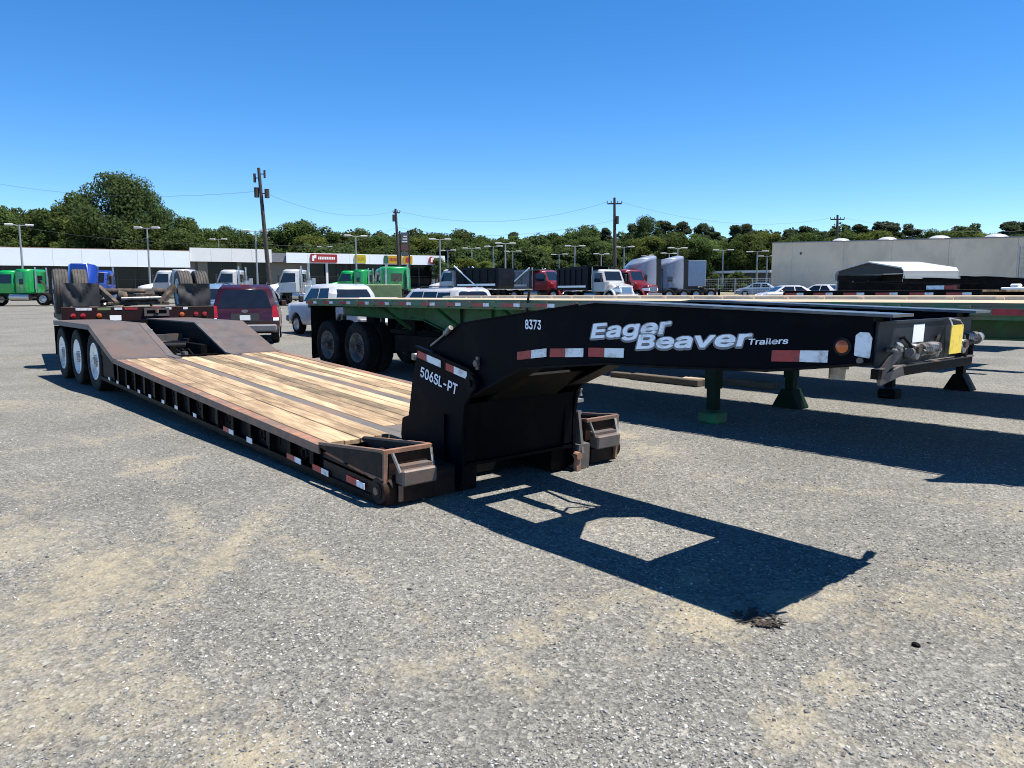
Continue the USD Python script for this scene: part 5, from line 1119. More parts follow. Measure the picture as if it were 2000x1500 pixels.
# local: x along the front (to the right in view), -y towards us
def along(px):
    """distance along the front of the wall seen at px"""
    d = F2 + (px - 1000) / FPX * R2
    A = np.array([[d[0], -bd[0] / BL], [d[1], -bd[1] / BL]]); s = np.linalg.solve(A, P0 - CAM[:2]); return s[1]
def zfront(px, py):
    s = along(px); p = P0 + bd / BL * s; dep_ = (p - CAM[:2]) @ F2
    r = ray(px, py); return CAM[2] + r[2] / (r[:2] @ F2) * dep_
x_a, x_b, x_c, x_d = along(378), along(535), along(562), along(866)
zt1, zbm1 = zfront(200, 488), zfront(200, 521)
zt3, zbm3 = zfront(700, 497), zfront(700, 516)
zt2, zbm2 = zfront(450, 486), zfront(450, 512)
gzl = lambda s: float(gz(*(P0 + bd / BL * s)))
def fascia(xa_, xb_, z0, z1, mat, y=-1.2):
    n = max(1, int(round((xb_ - xa_) / 3.0))); e = np.linspace(xa_, xb_, n + 1)
    for k in range(n): obj('fascia_panel', box(e[k] + 0.01, e[k + 1] - 0.01, y, y + 0.2, z0, z1), mat, st)
fascia(0, x_a, zbm1, zt1, store_white); fascia(x_a + 0.02, x_b, zbm2, zt2, store_white2, -1.0); fascia(x_c, x_d, zbm3, zt3, store_white)
obj('fascia_panel', box(x_b + 0.02, x_c - 0.02, -0.9, -0.7, zbm3 + 0.1, zt3 - 0.05), paint('fascia_grey', (0.17, 0.18, 0.19), 0.6), st, label='grey fascia panel between the two shop rows')
obj('wall', [box(0, x_d, 0.0, 0.3, 0.5, zt3 - 0.4), box(0, 0.3, 0.31, 14, 0.5, zt3 - 0.4), box(x_d - 0.3, x_d, 0.31, 14, 0.5, zt3 - 0.4)], brick_tan, st)
obj('roof', prism_x([(-1.1, zt1 - 0.12), (14, zt1 - 0.12), (14, zt1 + 0.2), (3, zt1 + 0.3), (-0.2, zt1 + 0.12)], 0, x_a), roof_tan, st)
obj('roof', box(x_a + 0.02, x_b, -0.79, 14, zt2 - 0.5, zt2 - 0.25), roof_tan, st); obj('roof', box(x_b + 0.02, x_d, -0.69, 14, zt3 - 0.5, zt3 - 0.25), roof_tan, st)
for xa_, xb_, zz_ in ((0, along(370), zbm1), (along(395), along(400), zbm2), (along(408), along(470), zbm2), (along(478), along(528), zbm2), (along(608), along(845), zbm3)):
    n = max(1, int((xb_ - xa_) / 1.9)); e = np.linspace(xa_, xb_, n + 1)
    for k in range(n):
        g0 = gzl(e[k]) + 0.15
        w = group_part('window', st)
        obj('pane', box(e[k] + 0.06, e[k + 1] - 0.06, -0.05, -0.02, g0 + 0.1, zz_ - 0.05), shop_glass, w)
        obj('frame', [box(e[k], e[k] + 0.06, -0.08, -0.003, g0, zz_ - 0.05), box(e[k] + 0.06, e[k + 1], -0.08, -0.003, g0, g0 + 0.1), box(e[k] + 0.06, e[k + 1] - 0.06, -0.08, -0.051, (g0 + zz_) / 2, (g0 + zz_) / 2 + 0.07)], mullion, w)
for px in (605, 640, 755, 845, 862): obj('column', box(along(px) - 0.15, along(px) + 0.15, -1.0, -0.75, gzl(along(px)), zbm3 - 0.01), store_white2 if px != 862 else brick_tan, st)
for px in (378, 403): obj('pilaster', box(along(px) - 0.6, along(px) + 0.6, -0.35, -0.081, gzl(along(px)), zbm2 - 0.01), brick_tan, st)
def board(pxa, pxb, mat, marks, label, z0=None, z1=None, round_=False):
    a, b = along(pxa), along(pxb); z0, z1 = z0 or zbm3 + 0.12, z1 or zt3 - 0.12
    g = group_part('sign', st, label)
    if round_:
        c, r = (a + b) / 2, (b - a) / 2
        obj('sign_board', prism_y(Polygon([(c, (z0 + z1) / 2)]).buffer(0) if False else Polygon([(c + r * math.cos(t), (z0 + z1) / 2 + min(r, (z1 - z0) / 2) * math.sin(t)) for t in np.linspace(0, 2 * PI, 25)[:-1]]), -1.32, -1.205), mat, g)
    else:
        obj('sign_board', prism_y(Polygon([(a, z0), (b, z0), (b, z1), (a, z1)]).buffer(-0.15).buffer(0.15), -1.32, -1.205), mat, g)
    for (u0, v0, u1, v1, m) in marks:
        X = lambda u: a + (b - a) * u; Z = lambda v: z0 + (z1 - z0) * v
        obj('mark', prism_y([(X(u0), Z(v0)), (X(u0) + (X(u1) - X(u0)) * 0.9, Z(v0)), (X(u1), Z(v1)), (X(u0) + (X(u1) - X(u0)) * 0.1, Z(v1))], -1.34, -1.322), m, g)
board(608, 659, sign_red, [(0.06, 0.15, 0.14, 0.8, paper_white), (0.13, 0.5, 0.22, 0.9, paper_white)] + [(0.28 + 0.065 * k, 0.36, 0.33 + 0.065 * k, 0.68, paper_white) for k in range(10)], 'red shop sign with white emblem and lettering')
board(692, 714, sign_yellow, [(0.1 + 0.12 * k, 0.4, 0.19 + 0.12 * k, 0.75, sign_orange) for k in range(7)], 'small yellow shop sign')
board(749, 756, sign_green, [], 'dark green end of the yellow shop sign')
board(757, 784, sign_orange, [(0.08 + 0.1 * k, 0.35, 0.15 + 0.1 * k, 0.7, sign_red) for k in range(8)], 'orange yellow shop sign with red lettering')
board(786, 803, sign_orange, [(0.2, 0.2, 0.8, 0.8, sign_red)], 'orange shop sign with red centre')
board(834, 847, sign_red, [(0.3, 0.25, 0.6, 0.8, paper_white), (0.5, 0.55, 0.75, 0.9, paper_white)], 'round red emblem with a white stroke', round_=True)

# grey building on the right
grey_wall = paint('grey_wall', (0.70, 0.515, 0.345), 0.85, var=0.06, scale=0.35, dirt=(0.56, 0.42, 0.285), amount=0.4, dscale=0.3)
Q0, Q1 = spot(1502, 84)[:2], spot(2140, 50)[:2]
qd = Q1 - Q0; QL = np.linalg.norm(qd); qa = math.atan2(qd[1], qd[0])
gb = thing('grey_warehouse', 'long windowless grey warehouse with white roof domes at the right', 'building', (Q0[0], Q0[1], 0), qa)
def ztop_at(px, py, P, D):
    d = F2 + (px - 1000) / FPX * R2
    A = np.array([[d[0], -D[0]], [d[1], -D[1]]]); s = np.linalg.solve(A, P - CAM[:2]); dep_ = s[0]
    r = ray(px, py); return s[1], CAM[2] + r[2] / (r[:2] @ F2) * dep_
sa, za = ztop_at(1503, 475, Q0, qd / QL); sb, zb_2 = ztop_at(1990, 463.5, Q0, qd / QL)
HT = (za + zb_2) / 2
zr_ = lambda s: za + (zb_2 - za) * (s - sa) / (sb - sa)
edges = [0.0] + [ztop_at(px, 500, Q0, qd / QL)[0] for px in (1541, 1640)] + [float(v) for v in np.linspace(ztop_at(1640, 500, Q0, qd / QL)[0], QL, 5)[1:]]
for k in range(len(edges) - 1):
    a, b = edges[k], edges[k + 1]
    obj('wall_panel', prism_y([(a + 0.012, 0.3), (b - 0.012, 0.3), (b - 0.012, zr_(b)), (a + 0.012, zr_(a))], 0.0, 0.25), grey_wall, gb)
    if k: obj('joint', box(a - 0.012, a + 0.012, 0.06, 0.2, 0.3, zr_(a) - 0.02), mullion, gb)
obj('coping', prism_y([(0, zr_(0) + 0.004), (QL, zr_(QL) + 0.004), (QL, zr_(QL) + 0.09), (0, zr_(0) + 0.09)], -0.05, 0.3), paint('coping', (0.2, 0.2, 0.2), 0.6), gb)
obj('side_wall', box(0, 0.25, 0.26, 26, 0.3, zr_(0) - 0.02), grey_wall, gb)
obj('roof', box(0.3, QL, 0.31, 26, min(zr_(0), zr_(QL)) - 0.55, min(zr_(0), zr_(QL)) - 0.35), roof_tan, gb)
dome_w = paint('dome_white', (0.36, 0.37, 0.37), 0.35, var=0.05)
for px, k in ((1634, 0), (1723, 1), (1823, 2), (1932, 3)):
    s_, _ = ztop_at(px, 470, Q0 + np.array([-qd[1], qd[0]]) / QL * 3.0, qd / QL)
    prof = [(0.001, 0.42), (0.3, 0.40), (0.6, 0.32), (0.85, 0.17), (0.95, 0.0), (0.95, -0.5), (0.001, -0.5)]
    m = lathe_y(prof, 20); v = m.vertices.copy(); m.vertices = np.stack([v[:, 0], v[:, 2], v[:, 1]], 1); m.invert()
    obj('skylight_dome', moved(m, s_, 3.0, zr_(s_) + 0.02), dome_w, gb, smooth=40)
s_, _ = ztop_at(1992, 500, Q0, qd / QL)
pf = group_part('ladder', gb, 'white ladder frame on the grey wall')
for dx in (-0.25, 0.25): obj('ladder_rail', box(s_ + dx - 0.04, s_ + dx + 0.04, -0.35, -0.27, 0.8, zr_(s_) - 0.45), dome_w, pf)
for z in np.arange(1.2, zr_(s_) - 0.5, 0.35): obj('ladder_rung', cyl((s_ - 0.21, -0.31, z), (s_ + 0.21, -0.31, z), 0.02, 6), dome_w, pf)
vent = ztop_at(1558, 495, Q0, qd / QL)
obj('wall_vent', box(vent[0] - 0.12, vent[0] + 0.12, -0.06, -0.003, vent[1] - 0.12, vent[1] + 0.12), mullion, gb)
# carport
q0 = spot(1687, 36.5); cvec = R2 * math.cos(0.2) + F2 * math.sin(0.2)
ca = math.atan2(cvec[1], cvec[0]); CLn = 2.8
cp = thing('carport', 'white peaked metal carport with a dark open end by the grey warehouse', 'carport', (q0[0], q0[1], float(gz(*q0[:2]))), ca)
hw, ez, pz = 2.5, 2.35, 2.85
zoff = CAM[2] + (571.5 - 512) / FPX * 36.5 - float(gz(*q0[:2])) - pz
ez, pz = ez + zoff, pz + zoff
cw = paint('carport_white', (0.42, 0.42, 0.40), 0.4, var=0.05)
roofp = [(-hw, ez - 0.35), (-hw, ez), (-hw + 0.15, ez + 0.16), (0, pz), (hw - 0.15, ez + 0.16), (hw, ez), (hw, ez - 0.35), (hw - 0.04, ez - 0.35), (hw - 0.04, ez - 0.02), (hw - 0.18, ez + 0.11), (0, pz - 0.05), (-hw + 0.18, ez + 0.11), (-hw + 0.04, ez - 0.02), (-hw + 0.04, ez - 0.35)]
obj('roof', prism_x(roofp, 0, CLn), cw, cp)
obj('side_panel', box(0.05, CLn - 0.05, -hw - 0.003 - 0.03, -hw - 0.003, 0.9, ez - 0.2), cw, cp)
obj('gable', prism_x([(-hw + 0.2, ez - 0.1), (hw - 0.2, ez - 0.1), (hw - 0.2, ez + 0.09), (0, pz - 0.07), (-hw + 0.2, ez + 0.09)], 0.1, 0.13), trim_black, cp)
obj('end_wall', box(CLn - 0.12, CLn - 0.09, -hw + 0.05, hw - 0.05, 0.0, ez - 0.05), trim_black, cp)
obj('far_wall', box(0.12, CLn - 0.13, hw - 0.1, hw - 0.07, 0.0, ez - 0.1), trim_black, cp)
for x in np.linspace(0.1, CLn - 0.1, 4):
    for s in (-1, 1): obj('post', box(x - 0.04, x + 0.04, min(s * (hw - 0.05), s * (hw - 0.13)) , max(s * (hw - 0.05), s * (hw - 0.13)), 0, ez - 0.36), alloy, cp)
# long low white roof far off
q0, q1 = spot(1366, 118), spot(1500, 112)
cv = q1[:2] - q0[:2]; LR = np.linalg.norm(cv)
cn = thing('canopy', 'long thin white canopy roof beyond the chain link fence', 'canopy', (q0[0], q0[1], q0[2]), math.atan2(cv[1], cv[0]))
zc = CAM[2] + (573 - 530) / FPX * 115 - q0[2]
obj('canopy_roof', box(0, LR, 0, 5, zc - 0.35, zc), cw, cn)
for x in np.linspace(0.3, LR - 0.3, 5): obj('post', box(x - 0.06, x + 0.06, 0.2, 0.32, -0.3, zc - 0.351), mullion, cn)
obj('back_wall', box(0.2, LR - 0.2, 4.5, 4.6, -0.3, zc - 0.351), paint('canopy_wall', (0.10, 0.12, 0.13), 0.7), cn)

# dry grass bank
gv, gf = [], []
for i, px in enumerate(np.linspace(1340, 1520, 19)):
    for j, d in enumerate((78, 84, 92, 101)):
        q = spot(px, d); gv.append([q[0], q[1], q[2] + 0.02 + 0.05 * j])
for i in range(18):
    for j in range(3): a = i * 4 + j; gf += [[a, a + 4, a + 5], [a, a + 5, a + 1]]
tag(obj('grass_bank', trimesh.Trimesh(gv, gf, process=False), paint('dry_grass', (0.13, 0.125, 0.06), 0.95, var=0.4, scale=0.8, dirt=(0.17, 0.13, 0.08), amount=0.5, dscale=0.5)), 'dry yellowish grass bank beyond the fence', None, None, 'structure')
# chain link fence
q0, q1 = spot(1368, 76), spot(1500, 73)
cv = q1[:2] - q0[:2]; FL = np.linalg.norm(cv)
fn = thing('chain_link_fence', 'galvanised chain link fence between the pale box trailer and the grey warehouse', 'fence', q0, math.atan2(cv[1], cv[0]))
for x in np.linspace(0, FL, 5): obj('fence_post', cyl((x, 0, -0.2), (x, 0, 1.9), 0.035, 8), alloy, fn)
obj('top_rail', cyl((0, 0, 1.86), (FL, 0, 1.86), 0.022, 6), alloy, fn)
wires = [cyl((x, 0.0, 0.0), (x, 0.0, 1.84), 0.006, 3) for x in np.arange(0.1, FL, 0.22)] + [cyl((0.02, 0.012, z), (FL - 0.02, 0.012, z), 0.006, 3) for z in np.arange(0.1, 1.8, 0.22)]
tag(obj('wire_mesh', wires, alloy, fn), 'fine wire mesh of the fence', None, None, 'stuff')

# ---------------------------------------------------------------- lamps, poles, wires
lamp_grey = paint('lamp_pole_grey', (0.24, 0.25, 0.25), 0.5, 0.2, var=0.1); lamp_white = paint('lamp_head_white', (0.45, 0.45, 0.44), 0.4)
pole_wood = paint('pole_wood', (0.035, 0.028, 0.024), 0.85, var=0.3, stretch=(4, 4, 0.4), dirt=(0.06, 0.05, 0.045), amount=0.4)
lamps = sorted([(55, 437, 78), (300, 443, 79), (436, 466, 112), (508, 449, 80), (640, 481, 128), (700, 459, 84), (862, 466, 88), (877, 488, 112), (923, 484, 108), (965, 480, 100), (988, 474, 92), (1002, 490, 112), (1050, 504, 126), (1092, 496, 116), (1122, 479, 94), (1173, 495, 112), (1217, 481, 94), (1266, 499, 118), (1281, 498, 116), (1304, 494, 110), (1320, 483, 95), (1408, 487, 94), (1474, 490, 90), (1493, 499, 100)])
src_lamp = None
for k, (px, py, d) in enumerate(lamps):
    q = spot(px, d); Hh = CAM[2] + (hz_ := (ray(px, py)[2] / (ray(px, py)[:2] @ F2))) * d - q[2]
    lab = f'pale double headed lot lamp, {ord_[k]} lamp from the left'
    if src_lamp is None:
        src_lamp = thing('lot_lamp', lab, 'street lamp', q, azim(px), 'double headed lamps over the lot', scale=(1, 1, Hh / 9.0))
        obj('pole', cyl((0, 0, -0.3), (0, 0, 8.9), 0.11, 10, 0.075), lamp_grey, src_lamp)
        obj('base', cyl((0, 0, -0.3), (0, 0, 0.6), 0.28, 14), lamp_white, src_lamp)
        for s in (-1, 1):
            obj('arm', cyl((0.0, s * 0.07, 8.8), (0.0, s * 0.55, 8.86), 0.04, 8), lamp_grey, src_lamp)
            obj('lamp_head', rbox(-0.22, 0.22, min(s * 0.5, s * 1.25), max(s * 0.5, s * 1.25), 8.78, 9.0, 0.05), lamp_white, src_lamp)
        # across the view
        src_lamp_rot = True
    else:
        copy_of(src_lamp, lab, q, azim(px) + float(rng.uniform(-0.5, 0.5)), None, (1, 1, Hh / 9.0))
def zray(px, py, d): return CAM[2] + ray(px, py)[2] / (ray(px, py)[:2] @ F2) * d
def utility_pole(label, px, d, ptop, lean_px, arms, tr=(), thick=0.15):
    q = spot(px, d); top = spot(lean_px, d); zt = zray(lean_px, ptop, d) - q[2]
    t = thing('utility_pole', label, 'utility pole', q)
    dx = top - q; dx[2] = 0
    P = lambda z: np.array([dx[0] * z / zt, dx[1] * z / zt, z])
    obj('pole', tube([P(-0.5), P(zt * 0.5), P(zt)], [thick * 1.15, thick, thick * 0.75], 10), pole_wood, t)
    a = R2
    for (dz, l, r) in arms:
        c = P(zt - dz); e0, e1 = c - np.r_[a * l, 0], c + np.r_[a * r, 0]
        obj('cross_arm', bar(e0 + [0, 0, 0], e1, 0.12, 0.14), pole_wood, t)
        for e in (e0, c + (e0 - c) * 0.45, c + (e1 - c) * 0.45, e1):
            obj('insulator', cyl(e + [0, 0, 0.07], e + [0, 0, 0.32], 0.06, 8), grey_decal, t)
    for (dz, side, w, h) in tr:
        c = P(zt - dz) + np.r_[a * side, 0]
        obj('transformer', [cyl(c - [0, 0, h / 2], c + [0, 0, h / 2], w, 12), bar(c, P(zt - dz), 0.08, 0.08)], pole_wood, t, smooth=40)
    return t, q, P, zt
U = {}
U['a'] = utility_pole('tall leaning wooden utility pole rising in front of the white shop row', 533, 72, 328, 519, [], [(0.55, 0.5, 0.10, 0.7), (0.9, -0.45, 0.12, 0.8), (2.2, -0.4, 0.22, 0.9), (2.3, 0.55, 0.22, 0.8)], 0.19)
U['b'] = utility_pole('thinner utility pole beside the tall sign tower at the shop row', 784, 104, 408, 778, [(0.5, 0.35, 0.55)], [(1.2, -0.3, 0.2, 0.9)], 0.2)
U['c'] = utility_pole('utility pole with a cross arm right behind the black dump truck', 1200, 92, 386, 1197, [(0.7, 0.85, 0.85)], [(2.6, 0.3, 0.22, 0.9)], 0.2)
U['d'] = utility_pole('utility pole with a cross arm beyond the roof of the grey warehouse', 1629, 108, 420, 1625, [(0.6, 0.95, 0.95)], [], 0.2)
wire_mat = paint('wire_black', (0.05, 0.05, 0.055), 0.6)
def top_of(k, dz, side=0.0):
    t, q, P, zt = U[k]; return q + P(zt - dz) + np.r_[R2 * side, 0]
def far_pt(px, py, d):
    q = spot(px, d); return np.array([q[0], q[1], zray(px, py, d)])
def wire(pa, pb, sag, r=0.012):
    t = np.linspace(0, 1, 24); p = pa + np.outer(t, pb - pa); p[:, 2] -= sag * 4 * t * (1 - t); return tube(p, r, 4)
spans = [('upper power line sagging from the tall leaning pole out of the left edge', top_of('a', 2.1, -.4), far_pt(-60, 342, 88), 1.2),
         ('lower power line leaving the tall leaning pole towards the left edge', top_of('a', 6.9), far_pt(-60, 418, 90), 1.0),
         ('upper power line from the tall leaning pole to the thinner pole', top_of('a', 2.3, .5), top_of('b', 0.3, -.3), 1.2),
         ('lower power line from the tall leaning pole to the thinner pole', top_of('a', 6.9), top_of('b', 2.4), 1.0),
         ('power line from the thinner pole to the pole behind the dump truck', top_of('b', 0.3, .5), top_of('c', 0.5, -.8), 1.8),
         ('lower power line from the thinner pole to the pole behind the dump truck', top_of('b', 2.4), top_of('c', 2.6), 1.4),
         ('power line from the pole behind the dump truck to the pole beyond the warehouse', top_of('c', 0.5, .8), top_of('d', 0.4, -.9), 1.6),
         ('power line from the pole beyond the warehouse out of the right edge', top_of('d', 0.4, .9), far_pt(2080, 440, 112), 1.4)]
for lab, a, b, s in spans: tag(obj('power_line', wire(a, b, s), wire_mat), lab, 'power line')
# the sign tower
q = spot(794, 100)
sg = thing('sign_tower', 'tall dark sign tower with stacked tenant panels beside the thinner utility pole', 'sign', q, azim(794))
zz = lambda py: zray(794, py, 100) - q[2]
w_ = 100 / FPX
for s in (-1, 1): obj('tower_post', box(-0.12, 0.12, s * 8.6 * w_ - 0.1, s * 8.6 * w_ + 0.1, -0.5, zz(451)), pole_wood, sg)
for (pa_, pb_, m) in ((475, 454, paint('sign_panel_grey', (0.08, 0.085, 0.09), 0.5)), (490, 477, paint('sign_panel_red', (0.12, 0.05, 0.045), 0.5)), (500, 492, M['sign_panel_grey'])):
    g = group_part('sign_panel', sg)
    obj('panel', box(-0.15, 0.15, -8.5 * w_ + 0.12, 8.5 * w_ - 0.12, zz(pa_), zz(pb_)), m, g)
    for k in range(3): obj('mark', box(-0.165, -0.152, -5 * w_, 5 * w_ - 0.1 * k, zz(pa_ - 3 - 5 * k) - 0.08, zz(pa_ - 3 - 5 * k) + 0.08), store_white2, g) if pa_ == 475 else None

# ---------------------------------------------------------------- trees
def leaf_material(name, c_dark, c_light):
    n = {'oi': ('object_info', {}), 'tc': ('texture_coordinate', {}), 'n': ('noise_texture', {'scale': 0.55, 'detail': 5.0, 'roughness': 0.7}), 'ge': ('geometry', {}),
         'r': ('rgb_ramp', {'ramp': [(0.32, c_dark), (0.68, c_light)]}), 'mr': ('map_range', {'from_min': 0.0, 'from_max': 1.0, 'to_min': 0.72, 'to_max': 1.2}), 'mh': ('map_range', {'from_min': 0.0, 'from_max': 1.0, 'to_min': 0.488, 'to_max': 0.512}),
         'mi': ('map_range', {'from_min': 0.0, 'from_max': 1.0, 'to_min': 0.7, 'to_max': 1.3}), 'mm': ('math', {'math_type': 'multiply'}),
         'h': ('hsv', {'saturation': 1.0, 'fac': 1.0}), 'd': ('diffuse_bsdf', {}), 't': ('translucent_bsdf', {}), 'm': ('mix_closure', {'fac': 0.4})}
    L = [('tc.object', 'n.vector'), ('n.fac', 'r.fac'), ('oi.random', 'mr.value'), ('oi.random', 'mh.value'), ('ge.random_per_island', 'mi.value'), ('mr.result', 'mm.value1'), ('mi.result', 'mm.value2'), ('mm.value', 'h.value'), ('mh.result', 'h.hue'), ('r.color', 'h.color'),
         ('h.color', 'd.color'), ('h.color', 't.color'), ('d.BSDF', 'm.closure1'), ('t.BSDF', 'm.closure2')]
    return usdkit.material(stage, f'/World/Looks/{name}', n, L, surface='m.closure')
leaf_a = leaf_material('leaf_broad', (0.05712, 0.09239, 0.0294), (0.1596, 0.2151, 0.0672)); leaf_b = leaf_material('leaf_oak', (0.0504, 0.08284, 0.0336), (0.1378, 0.188, 0.0672))
leaf_p = leaf_material('needles', (0.0635, 0.09526, 0.0525), (0.1588, 0.1968, 0.09976)); leaf_y = leaf_material('leaf_bright', (0.1008, 0.1355, 0.0336), (0.2184, 0.2629, 0.0672))
bark = paint('bark', (0.05, 0.04, 0.032), 0.9, var=0.4, stretch=(3, 3, 0.5)); bark_pine = paint('bark_pine', (0.075, 0.052, 0.038), 0.9, var=0.4, stretch=(3, 3, 0.5))
def leaves(centres, normals, size, r_):
    n = len(centres); d = normals + r_.normal(0, 0.75, (n, 3)); d /= np.linalg.norm(d, axis=1, keepdims=True)
    a = np.cross(d, r_.normal(0, 1, (n, 3))); a /= np.linalg.norm(a, axis=1, keepdims=True); b = np.cross(d, a)
    s = size * r_.uniform(0.6, 1.3, (n, 1)); k = r_.uniform(0.45, 0.8, (n, 1))
    v = np.stack([centres - a * s, centres - b * s * k, centres + a * s, centres + b * s * k + d * s * 0.25], 1).reshape(-1, 3)
    i = np.arange(n)[:, None] * 4
    return v, np.vstack([np.hstack([i, i + 1, i + 2]), np.hstack([i, i + 2, i + 3])])
def crown(kind, seed):
    """unit tree: 1 tall, trunk at the origin; returns crown and trunk"""
    r_ = np.random.default_rng(seed); lobes = []
    if kind == 'broad':
        for k in range(26):
            u = r_.uniform(0, 1); z = 0.30 + 0.58 * u; R = 0.30 * math.sin(PI * (0.16 + 0.72 * u)) ** 0.8; a = r_.uniform(0, 2 * PI); q_ = R * math.sqrt(r_.uniform(0.15, 1))
            lobes.append((q_ * math.cos(a), q_ * math.sin(a), z, r_.uniform(0.07, 0.125)))
        lobes += [(0, 0, 0.55, 0.18), (0, 0, 0.72, 0.15), (0.03, 0, 0.88, 0.09)]
        ls, nl, zt = 0.0155, 340, 0.5
    elif kind == 'oak':
        for k in range(34):
            u = r_.uniform(0, 1); z = 0.16 + 0.74 * u; R = 0.44 * (1 - abs(u - 0.42) ** 1.7 * 1.9) ; a = r_.uniform(0, 2 * PI); q_ = max(0.02, R) * math.sqrt(r_.uniform(0.2, 1))
            lobes.append((q_ * math.cos(a), q_ * math.sin(a), z, r_.uniform(0.08, 0.14)))
        lobes += [(0, 0, 0.45, 0.25), (0, 0, 0.68, 0.2), (0.05, 0.02, 0.87, 0.12)]
        ls, nl, zt = 0.0125, 430, 0.5
    elif kind == 'pine':
        for k in range(26):
            u = r_.uniform(0, 1); z = 0.54 + 0.38 * u; R = 0.15 * (1.05 - 0.75 * u); a = r_.uniform(0, 2 * PI); q_ = R * math.sqrt(r_.uniform(0.2, 1))
            lobes.append((q_ * math.cos(a), q_ * math.sin(a), z, r_.uniform(0.03, 0.055)))
        for k in range(4):
            a = r_.uniform(0, 2 * PI); q_ = r_.uniform(0.05, 0.12); lobes.append((q_ * math.cos(a), q_ * math.sin(a), r_.uniform(0.40, 0.58), r_.uniform(0.03, 0.05)))
        ls, nl, zt = 0.0115, 280, 0.93
    else:
        for k in range(20):
            u = r_.uniform(0, 1); a = r_.uniform(0, 2 * PI); q_ = 0.42 * math.sqrt(r_.uniform(0, 1)) * (1 - 0.4 * u)
            lobes.append((q_ * math.cos(a), q_ * math.sin(a), 0.12 + 0.68 * u, r_.uniform(0.13, 0.2)))
        ls, nl, zt = 0.035, 150, 0.4
    C_, N_ = [], []
    for (x, y, z, r) in lobes:
        n = int(nl * (r / 0.1) ** 1.3) if kind != 'pine' else nl
        d = r_.normal(0, 1, (n, 3)); d /= np.linalg.norm(d, axis=1, keepdims=True)
        rad = r * r_.uniform(0.55, 1.12, (n, 1)); flat = np.array([1.1, 1.1, 0.85])
        C_.append(np.array([x, y, z]) + d * rad * flat); N_.append(d + [0, 0, 0.35])
    C_ = np.vstack(C_); N_ = np.vstack(N_)
    v, f = leaves(C_, N_, ls, r_)
    br = [tube([(0, 0, -0.03), (0.004, 0.002, zt * 0.5), (-0.003, 0.003, zt)], [0.020, 0.015, 0.005], 8)] if kind != 'bush' else [tube([(0, 0, -0.03), (0, 0, zt)], [0.03, 0.01], 6)]
    for (x, y, z, r) in lobes[::3]:
        z0 = max(0.05, z - 0.16 if kind != 'pine' else z - 0.03); br.append(tube([(0, 0, min(z0, zt)), (x * 0.6, y * 0.6, z - 0.03), (x, y, z)], [0.007, 0.004, 0.002], 5))
    return trimesh.Trimesh(v, f, process=False), cat(br)
SRC = {}
def tree(kind, var, label, q, h, w=1.0, group=None):
    names = {'broad': 'leafy_tree', 'oak': 'big_leafy_tree', 'pine': 'pine_tree', 'bush': 'bush', 'bright': 'bright_tree'}
    cats = {'bush': 'bush', 'pine': 'pine tree'}
    k = (kind, var); rz = float(rng.uniform(0, 2 * PI))
    if k not in SRC:
        t = thing(names[kind], label, cats.get(kind, 'tree'), q, rz, group, (h * w, h * w, h))
        c, b = crown('broad' if kind == 'bright' else kind, 100 + var * 7 + len(kind) * 31)
        obj('crown', c, {'broad': leaf_a, 'oak': leaf_b, 'pine': leaf_p, 'bush': leaf_a, 'bright': leaf_y}[kind], t); obj('trunk', b, bark_pine if kind == 'pine' else bark, t)
        SRC[k] = t
        return t
    return copy_of(SRC[k], label, q, rz, group, (h * w, h * w, h), names[kind])
def ht(px, py, d):
    q = spot(px, d); return q, zray(px, py, d) - q[2]
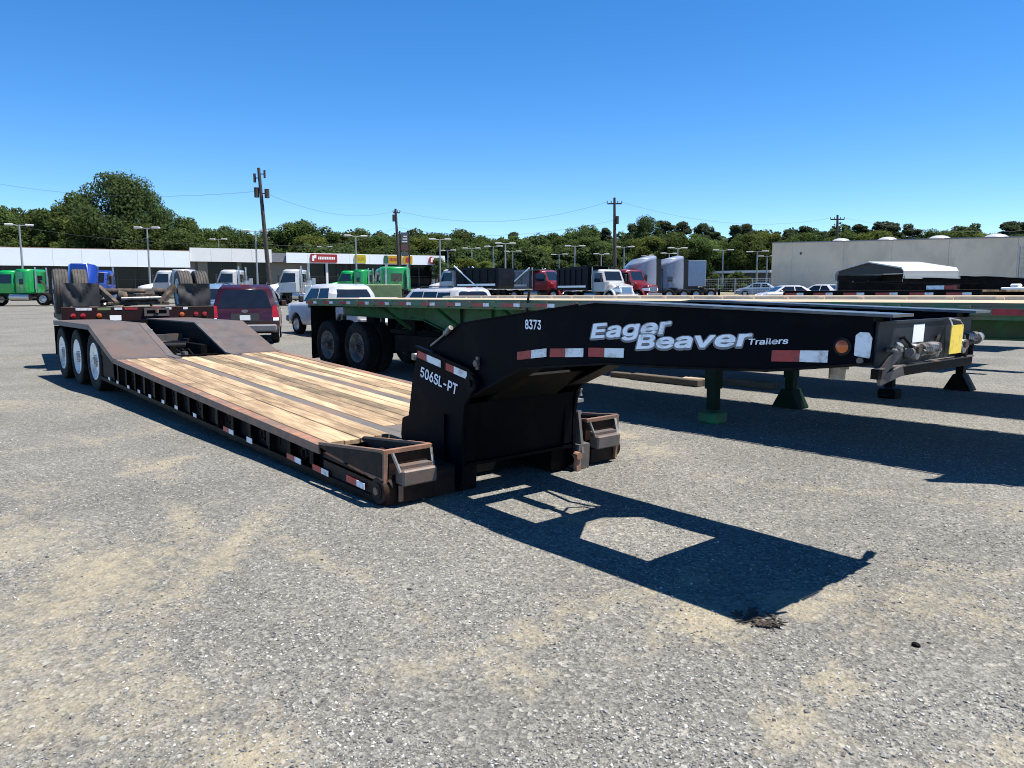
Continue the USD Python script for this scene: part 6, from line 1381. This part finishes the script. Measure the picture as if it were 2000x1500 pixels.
# (px, top py, depth, kind, width) in the order of the skyline
sky_trees = [(-30, 400, 132, 'broad', 1.0), (18, 393, 128, 'broad', 1.0), (55, 398, 134, 'broad', 0.95), (92, 402, 126, 'broad', 1.0), (130, 392, 124, 'broad', 0.9), (168, 365, 124, 'broad', 0.95),
             (238, 333, 118, 'oak', 0.92), (292, 352, 122, 'oak', 0.62), (335, 402, 122, 'oak', 0.75), (378, 418, 124, 'broad', 1.1), (412, 440, 126, 'broad', 1.1), (450, 436, 132, 'broad', 1.0), (486, 444, 136, 'broad', 1.1), (540, 440, 138, 'broad', 1.0), (572, 428, 138, 'broad', 1.0), (605, 424, 140, 'broad', 1.05),
             (640, 436, 140, 'broad', 1.1), (675, 448, 142, 'broad', 1.2), (705, 440, 145, 'broad', 1.0), (738, 455, 146, 'broad', 1.2), (775, 458, 148, 'broad', 1.2), (822, 456, 150, 'broad', 1.1), (860, 450, 150, 'broad', 1.1), (907, 442, 150, 'broad', 1.05), (945, 455, 152, 'broad', 1.15),
             (1002, 446, 152, 'pine', 1.2), (1040, 456, 152, 'broad', 1.2), (1080, 450, 154, 'broad', 1.1), (1118, 440, 150, 'broad', 1.05), (1150, 434, 148, 'broad', 1.0), (1180, 440, 150, 'pine', 1.2), (1235, 430, 146, 'pine', 1.3), (1262, 420, 142, 'oak', 0.7), (1296, 422, 142, 'pine', 1.6), (1330, 426, 144, 'pine', 1.5), (1365, 428, 146, 'pine', 1.3), (1388, 436, 148, 'pine', 1.3),
             (1432, 432, 146, 'pine', 1.2), (1458, 431, 148, 'pine', 1.5), (1482, 446, 150, 'broad', 1.1), (1515, 446, 146, 'pine', 1.4), (1532, 440, 150, 'pine', 1.2), (1568, 436, 146, 'pine', 1.5), (1600, 446, 150, 'pine', 1.3), (1648, 440, 150, 'broad', 1.0), (1672, 430, 146, 'pine', 1.5), (1700, 428, 148, 'pine', 1.3), (1728, 425, 146, 'pine', 1.6), (1770, 430, 146, 'pine', 1.6), (1805, 442, 152, 'broad', 1.1), (1835, 446, 152, 'broad', 1.2), (1862, 434, 146, 'pine', 1.6), (1882, 430, 144, 'pine', 1.6), (1955, 424, 144, 'pine', 1.7), (1992, 428, 146, 'pine', 1.6), (2040, 428, 146, 'pine', 1.6)]
word = {'broad': 'leafy green tree', 'oak': 'big rounded leafy tree', 'pine': 'tall pine with a tufted crown'}
for k, (px, py, d, kind, w) in enumerate(sky_trees):
    q, h = ht(px, py, d)
    n = ord_[k] if k < 50 else ['fifty-first', 'fifty-second', 'fifty-third', 'fifty-fourth', 'fifty-fifth', 'fifty-sixth', 'fifty-seventh', 'fifty-eighth', 'fifty-ninth'][k - 50]
    tree(kind, k % 4 if kind != 'oak' else k % 2, f'{word[kind]}, {n} from the left along the skyline', q, h, w * (0.95 if kind == 'pine' else 1), 'trees of the skyline')
# shorter trees in front that close the wood below the skyline
low = []
for px in np.arange(-20, 2060, 43):
    top = np.interp(px, [0, 160, 400, 700, 1000, 1250, 1500, 2000], [425, 400, 450, 460, 462, 450, 452, 446]) + float(rng.uniform(-6, 16))
    low.append((px + float(rng.uniform(-12, 12)), top, float(rng.uniform(116, 130)) + (14 if 420 < px < 1250 else 0)))
low.sort()
for k, (px, py, d) in enumerate(low):
    q, h = ht(px, py, d)
    tree('broad' if k % 5 else 'bright', (k * 3) % 4 if k % 5 else 0, f'lower leafy tree under the skyline, {ord_[k]} from the left', q, h, 1.25, 'lower trees in front of the wood')
# the undergrowth and back of the wood, one mass
bv, bf, nb = [], [], 0
cb, _ = crown('bush', 5)
wood = UsdGeom.PointInstancer.Define(stage, '/World/woodland')
tag(wood, 'dense green undergrowth and woodland behind the lot and shops', None, None, 'stuff')
usdkit.mesh(stage, '/World/woodland/foliage', cb, leaf_b)
wp, ws, wo = [], [], []
for k in range(420):
    px = float(rng.uniform(-120, 2120)); d = float(rng.uniform(122, 172)); q = spot(px, d); back = d > 150
    hgt = float(rng.uniform(5, 9)) if not back else float(rng.uniform(8, 13)); a = float(rng.uniform(0, 2 * PI))
    wp.append(Gf.Vec3f(float(q[0]), float(q[1]), float(q[2]) - 0.5)); ws.append(Gf.Vec3f(hgt * 0.9, hgt * 0.9, hgt)); wo.append(Gf.Quath(math.cos(a / 2), 0, 0, math.sin(a / 2)))
wood.CreatePrototypesRel().SetTargets([Sdf.Path('/World/woodland/foliage')]); wood.CreatePositionsAttr(wp); wood.CreateScalesAttr(ws); wood.CreateOrientationsAttr(wo); wood.CreateProtoIndicesAttr([0] * len(wp))
# shrubs among the trucks and the fence
for px, py, d, kind, lab in ((912, 500, 106, 'bright', 'bright yellow green small tree behind the white dump truck'), (950, 506, 108, 'bright', 'yellow green small tree right of the bright one'), (1394, 532, 96, 'bush', 'dark bush at the chain link fence, left one'), (1430, 527, 94, 'bush', 'dark bush at the chain link fence, middle one'), (1458, 538, 98, 'bush', 'wide bush at the chain link fence beside the warehouse'), (862, 500, 118, 'broad', 'small tree at the right end of the shop row')):
    q, h = ht(px, py, d)
    tree(kind, 0 if kind != 'broad' else 2, lab, q, h, 1.3 if kind != 'broad' else 1.0)
